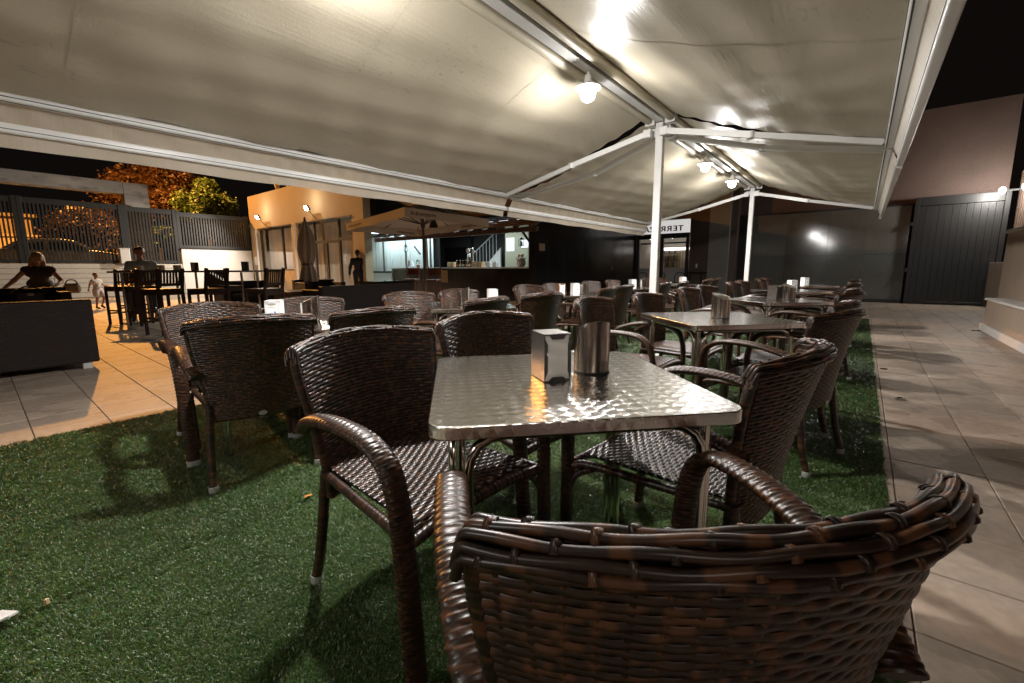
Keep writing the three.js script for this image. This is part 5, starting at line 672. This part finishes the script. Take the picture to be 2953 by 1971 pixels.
function bonesGeo(bones, cell, k = .02, pad = 0, cut) {
  const lo = [1e9, 1e9, 1e9], hi = [-1e9, -1e9, -1e9]; for (const [a, b, r, s] of bones) for (const [p, q] of [[a, r], [b, s]]) for (let c = 0; c < 3; c++) { lo[c] = min(lo[c], p[c] - q - pad - .02); hi[c] = max(hi[c], p[c] + q + pad + .02); }
  const f = (x, y, z) => { let d = 9; for (const [a, b, r, s, sq] of bones) { const bxv = b[0] - a[0], by = b[1] - a[1], bz = b[2] - a[2], L = bxv * bxv + by * by + bz * bz || 1e-9, t = clamp(((x - a[0]) * bxv + (y - a[1]) * by + (z - a[2]) * bz) / L, 0, 1), e = hypot(x - a[0] - bxv * t, (y - a[1] - by * t), (z - a[2] - bz * t) * (sq || 1)) - lerp(r, s, t) - pad; const h = clamp(.5 + .5 * (d - e) / k, 0, 1); d = lerp(d, e, h) - k * h * (1 - h); } return cut ? max(d, cut(x, y, z)) : d; };
  return surfaceNet(f, lo, hi, cell);
}
function person(label, pos, turn, J, o) { // J: joints in a frame facing +z; o: materials
  const P = thing('person', label, 'person', pos, turn), s = o.scale || 1, R = v => v * s; const j = Object.fromEntries(Object.entries(J).map(([k, v]) => [k, v.map(q => q * s)]));
  const mid = (a, b, t) => [0, 1, 2].map(c => lerp(a[c], b[c], t)), add = (a, d) => a.map((q, c) => q + d[c] * s);
  const arm = q => [[j['sh' + q], j['el' + q], R(.048), R(.038)], [j['el' + q], j['wr' + q], R(.038), R(.026)]], leg = q => [[j['hip' + q], j['kn' + q], R(.082), R(.055)], [j['kn' + q], j['an' + q], R(.055), R(.036)]], foot = q => [[j['an' + q], j['toe' + q], R(.036), R(.03)]];
  const chest = mid(j.pelvis, j.neck, .62), torso = [[add(j.pelvis, [-.07, 0, 0]), add(j.pelvis, [.07, 0, 0]), R(.105), R(.105)], [j.pelvis, chest, R(.115), R(.13), 1.15], [mid(chest, j.shL, .55), mid(chest, j.shR, .55), R(.11), R(.11), 1.1], [j.shL, j.shR, R(.055), R(.055)], [chest, j.neck, R(.1), R(.055)]];
  const hd = j.head, up = o.up || [0, 1, 0], fw = o.fw || [0, 0, 1], rt = V(...up).cross(V(...fw)).normalize().toArray(), hp = (r, u, f) => [0, 1, 2].map(c => hd[c] + s * (rt[c] * r + up[c] * u + fw[c] * f));
  const head = [[hp(0, .03, -.02), hp(0, .035, .015), R(.088), R(.083)], [hp(0, -.045, .025), hp(0, -.075, .045), R(.055), R(.035)], [j.neck, hp(0, -.06, -.02), R(.052), R(.048)], [hp(0, 0, .09), hp(0, -.03, .107), R(.009), R(.014)], [hp(.083, -.01, -.005), hp(.086, .02, -.01), R(.012), R(.015)], [hp(-.083, -.01, -.005), hp(-.086, .02, -.01), R(.012), R(.015)]];
  const gl = [bonesGeo([...torso, ...arm('L'), ...arm('R'), ...leg('L'), ...leg('R'), ...foot('L'), ...foot('R'), head[2]], .016 * (s < .8 ? .7 : 1), .03 * s), bonesGeo(head, .006, .016 * s)];
  for (const q of ['L', 'R']) { const w = V(...j['wr' + q]), d = w.clone().sub(V(...j['el' + q])).normalize(), sd = V(0, 0, 1).cross(d).length() > .3 ? V(0, 0, 1).addScaledVector(d, -d.z).normalize() : V(1, 0, 0).addScaledVector(d, -d.x).normalize(), pn = d.clone().cross(sd), at = (l, a, b) => w.clone().addScaledVector(d, l * s).addScaledVector(sd, a * s).addScaledVector(pn, b * s).toArray(), cu = q === 'L' ? 1 : -1; const h = [[at(-.02, 0, 0), at(.03, 0, 0), R(.026), R(.026)], [at(.03, -.022, 0), at(.075, -.026, 0), R(.016), R(.014)], [at(.03, .022, 0), at(.075, .026, 0), R(.016), R(.014)]]; [[-.03, .055], [-.01, .072], [.01, .068], [.029, .052]].forEach(([a, l]) => { h.push([at(.078, a, 0), at(.078 + l * .5, a, cu * .008), R(.0095), R(.0088)], [at(.078 + l * .5, a, cu * .008), at(.078 + l * .95, a * .95, cu * .028), R(.0088), R(.0078)]); }); h.push([at(.015, .03, 0), at(.05, .052, cu * .012), R(.013), R(.0105)], [at(.05, .052, cu * .012), at(.08, .056, cu * .026), R(.0105), R(.0085)]); gl.push(bonesGeo(h, .005 * max(.7, s), .006)); }
  const body = mesh('body', gl, M.skin, P); for (const e of [-1, 1]) { mesh('eye', place(new THREE.SphereGeometry(R(.011), 8, 6), hp(e * .032, .012, .083)), M.black, P); } mesh('mouth', place(new THREE.SphereGeometry(R(.018), 8, 6).scale(1, .35, .4), hp(0, -.052, .086)), std({ color: C(.35, .12, .1), roughness: .5 }), P);
  const sl = o.sleeve ?? 1, cutArm = q => { const a = arm(q); return sl >= 1 ? [a[0], [a[1][0], mid(a[1][0], a[1][1], .92), a[1][2], a[1][3]]] : sl > 0 ? [[a[0][0], mid(a[0][0], a[0][1], sl), a[0][2], a[0][3]]] : []; };
  mesh('shirt', bonesGeo([...torso.slice(0), ...cutArm('L'), ...cutArm('R'), ...(o.skirt ? ['L', 'R'].map(q => [j['hip' + q], mid(j['hip' + q], j['kn' + q], o.skirt), R(.1), R(.11)]) : [])], .016 * (s < .8 ? .7 : 1), .035 * s, .014), o.shirt, P);
  if (o.trousers) mesh('trousers', bonesGeo([torso[0], ...['L', 'R'].flatMap(q => { const l = leg(q); return o.short ? [[l[0][0], mid(l[0][0], l[0][1], o.short), l[0][2], l[0][3] + .01]] : [l[0], [l[1][0], mid(l[1][0], l[1][1], .93), l[1][2], l[1][3] + .012]]; })], .016, .03, .016), o.trousers, P);
  mesh('shoes', ['L', 'R'].map(q => bonesGeo(foot(q), .009, .01, .01)), o.shoes || M.black, P);
  const hb = [[hp(0, .055, -.035), hp(0, .06, -.01), R(.092), R(.085)]]; if (o.long) hb.push([hp(.065, .0, -.05), hp(.1, -.24, -.02), R(.045), R(.03)], [hp(-.065, .0, -.05), hp(-.1, -.24, -.02), R(.045), R(.03)], [hp(0, 0, -.07), hp(0, -.2, -.08), R(.07), R(.05)], [hp(.06, .06, .01), hp(.098, -.1, .01), R(.022), R(.022)], [hp(-.06, .06, .01), hp(-.098, -.1, .01), R(.022), R(.022)]); else hb.push([hp(0, .02, -.06), hp(0, -.04, -.06), R(.06), R(.045)]);
  mesh('hair', bonesGeo(hb, .008, .02, .004, (x, y, z) => { const d = [x - hd[0], y - hd[1], z - hd[2]], f = d[0] * fw[0] + d[1] * fw[1] + d[2] * fw[2], u = d[0] * up[0] + d[1] * up[1] + d[2] * up[2], r = abs(d[0] * rt[0] + d[1] * rt[1] + d[2] * rt[2]); return (o.long ? r < R(.062) : true) ? min(f - R(.035), R(.075) - u + (f > R(.03) ? 0 : -9)) : -9; }), o.hair, P);
  return P;
}
const stand = { pelvis: [0, .95, 0], neck: [0, 1.45, -.01], head: [0, 1.62, .01], shL: [.185, 1.4, -.01], shR: [-.185, 1.4, -.01], elL: [.27, 1.12, -.04], elR: [-.27, 1.12, -.05], wrL: [.31, .87, .06], wrR: [-.31, .88, .05], hipL: [.095, .92, 0], hipR: [-.095, .92, 0], knL: [.1, .5, .05], knR: [-.1, .5, -.02], anL: [.1, .08, .03], anR: [-.1, .09, -.1], toeL: [.12, .035, .2], toeR: [-.12, .035, .07] };
person('man in black seen from behind walking past the bar', [-14.35, 0, -8.9], -2.2, stand, { shirt: M.clothBlack, trousers: M.clothBlack, hair: M.hairDark, sleeve: 1 });
person('seated man in a light blue shirt behind the high table', [-12.35, .07, -2.38], 1.35, { pelvis: [0, .69, 0], neck: [0, 1.19, -.04], head: [0, 1.365, 0], shL: [.2, 1.13, -.03], shR: [-.2, 1.13, -.03], elL: [.28, .89, .08], elR: [-.28, .89, .08], wrL: [.2, .81, .3], wrR: [-.2, .81, .3], hipL: [.1, .67, .02], hipR: [-.1, .67, .02], knL: [.14, .63, .44], knR: [-.14, .63, .44], anL: [.14, .2, .46], anR: [-.14, .2, .46], toeL: [.15, .15, .62], toeR: [-.15, .15, .62] }, { shirt: M.shirtBlue, trousers: M.denim, hair: M.hairDark, sleeve: 1 });
{ const c = thing('patio_chair', 'dark high chair under the seated man in blue', 'chair', [-12.35, 0, -2.38], 1.35); mesh('seat', box(.46, .04, .46, [0, .62, .08], null, .01), M.wickerSofa, c); mesh('backrest', box(.46, .34, .03, [0, .85, -.2], [-.1, 0, 0], .01), M.wickerSofa, c); for (const x of [-.2, .2]) for (const z of [-.12, .28]) mesh('leg', box(.035, .6, .035, [x, .3, z]), M.wickerDark, c); mesh('foot_rest', box(.4, .03, .12, [0, .17, .48], null, .005), M.wickerDark, c); for (const x of [-.2, .2]) mesh('rest_bar', box(.03, .03, .3, [x, .17, .4]), M.wickerDark, c); }
person('small child in a white outfit running across the paving', [-16.7, 0, -2.2], 2.2, { ...stand, elL: [.26, 1.2, .06], wrL: [.2, 1.15, .26], elR: [-.26, 1.2, -.1], wrR: [-.24, 1.0, -.2], knL: [.1, .55, .2], anL: [.1, .14, .02], toeL: [.1, .06, .14], knR: [-.1, .5, .02], anR: [-.1, .09, -.06], toeR: [-.11, .035, .1], head: [0, 1.66, .02] }, { scale: .56, shirt: M.clothWhite, hair: M.hairFair, sleeve: .6, skirt: .5, shoes: M.frame });
M.floral = std({ roughness: .85, color: C(1, 1, 1), map: tex(64, 64, (u, v) => { const n = fbm(u, v, 6, 2, 150); return n > .58 ? S3(.5, .45, .3) : n > .5 ? S3(.2, .16, .08) : S3(.035, .03, .025); }, true, [4, 4]) });
person('woman with long fair hair leaning over at the far left', [-13.2, 0, -.9], 1.55, { ...stand, pelvis: [0, .8, -.16], neck: [0, 1.14, .06], head: [0, 1.29, .14], shL: [.18, 1.09, .04], shR: [-.18, 1.09, .04], elL: [.3, .86, .12], wrL: [.2, .78, .34], elR: [-.36, .88, .1], wrR: [-.56, .68, .24], hipL: [.095, .8, -.2], hipR: [-.095, .8, -.2] }, { up: [.1, .93, .34], fw: [.02, -.34, .94], shirt: M.floral, trousers: M.denim, hair: M.hairFair, sleeve: .12, long: true });
{ const b = thing('shoulder_bag', 'tan shoulder bag hanging at the woman\'s side', 'bag', [-12.95, .6, -1.32], 1.5); mesh('bag_body', box(.26, .2, .1, [0, .1, 0], null, .04), M.crate, b); mesh('strap', tube([[-.1, .18, 0], [-.05, .27, .0], [.05, .27, .0], [.1, .18, 0]], .012, 14, 5), M.black, b); }
// ---------- small things on the ground ----------
{ const lf = (x, z, a, lb) => top('fallen_leaf', grid((u, v) => { const w = sin(PI * u) * .012; return [(u - .5) * .05, .012 + .004 * sin(u * 6), (v - .5) * 2 * w]; }, 8, 3), std({ color: C(.5, .2, .03), roughness: .7 }), lb, 'leaf', [x, .012, z], a, 'fallen leaves'); lf(-2.0, -.98, .6, 'larger orange leaf lying on the turf left of the nearest table'); lf(-1.93, -.87, 2, 'smaller orange leaf scrap on the turf left of the nearest table');
  top('crumpled_foil', place(new THREE.IcosahedronGeometry(.03, 1).scale(1.5, .4, .6), [0, .012, 0]), M.steel, 'crumpled foil scrap on the paving beside the turf edge', 'litter', [.325, 0, -4.6], .6); top('dry_leaf', place(new THREE.IcosahedronGeometry(.022, 1).scale(1.6, .3, .6), [0, .007, 0]), M.bark, 'small dry leaf on the paving beyond the foil scrap', 'leaf', [.26, 0, -5.9], .2);
  top('dark_scrap', place(new THREE.IcosahedronGeometry(.04, 1).scale(1.8, .35, .8), [0, .03, 0]), M.black, 'dark cloth scrap on the turf under the second right table', 'litter', [-1.15, 0, -2.55], .2); top('drain_spot', cyl(.05, .05, .012, 14, [0, .004, 0]), M.black, 'small dark drain cap at the foot of the right wall', 'drain cap', [1.55, 0, -10.4]);
  const w = thing('white_board', 'white board corner poking out of the lifted turf seam', 'board', [-1.985, .008, .06]); mesh('board_sheet', place(buv(extrude([[0, 0], [.16, 0], [.16, .02], [.02, .09], [0, .09]], .006)), [0, .018, 0], [-1.35, -1.2, 0]), M.white, w); top('cork_bit', box(.012, .02, .012, [0, .024, 0], [0, .3, .2], .003), M.crate, 'tiny pale cork bit at the turf seam near the left edge', 'cork', [-1.93, .006, -.03]);
}
scene.traverse(o => { if (o.isMesh) { o.castShadow = o.receiveShadow = true; } });
renderer.render(scene, camera);
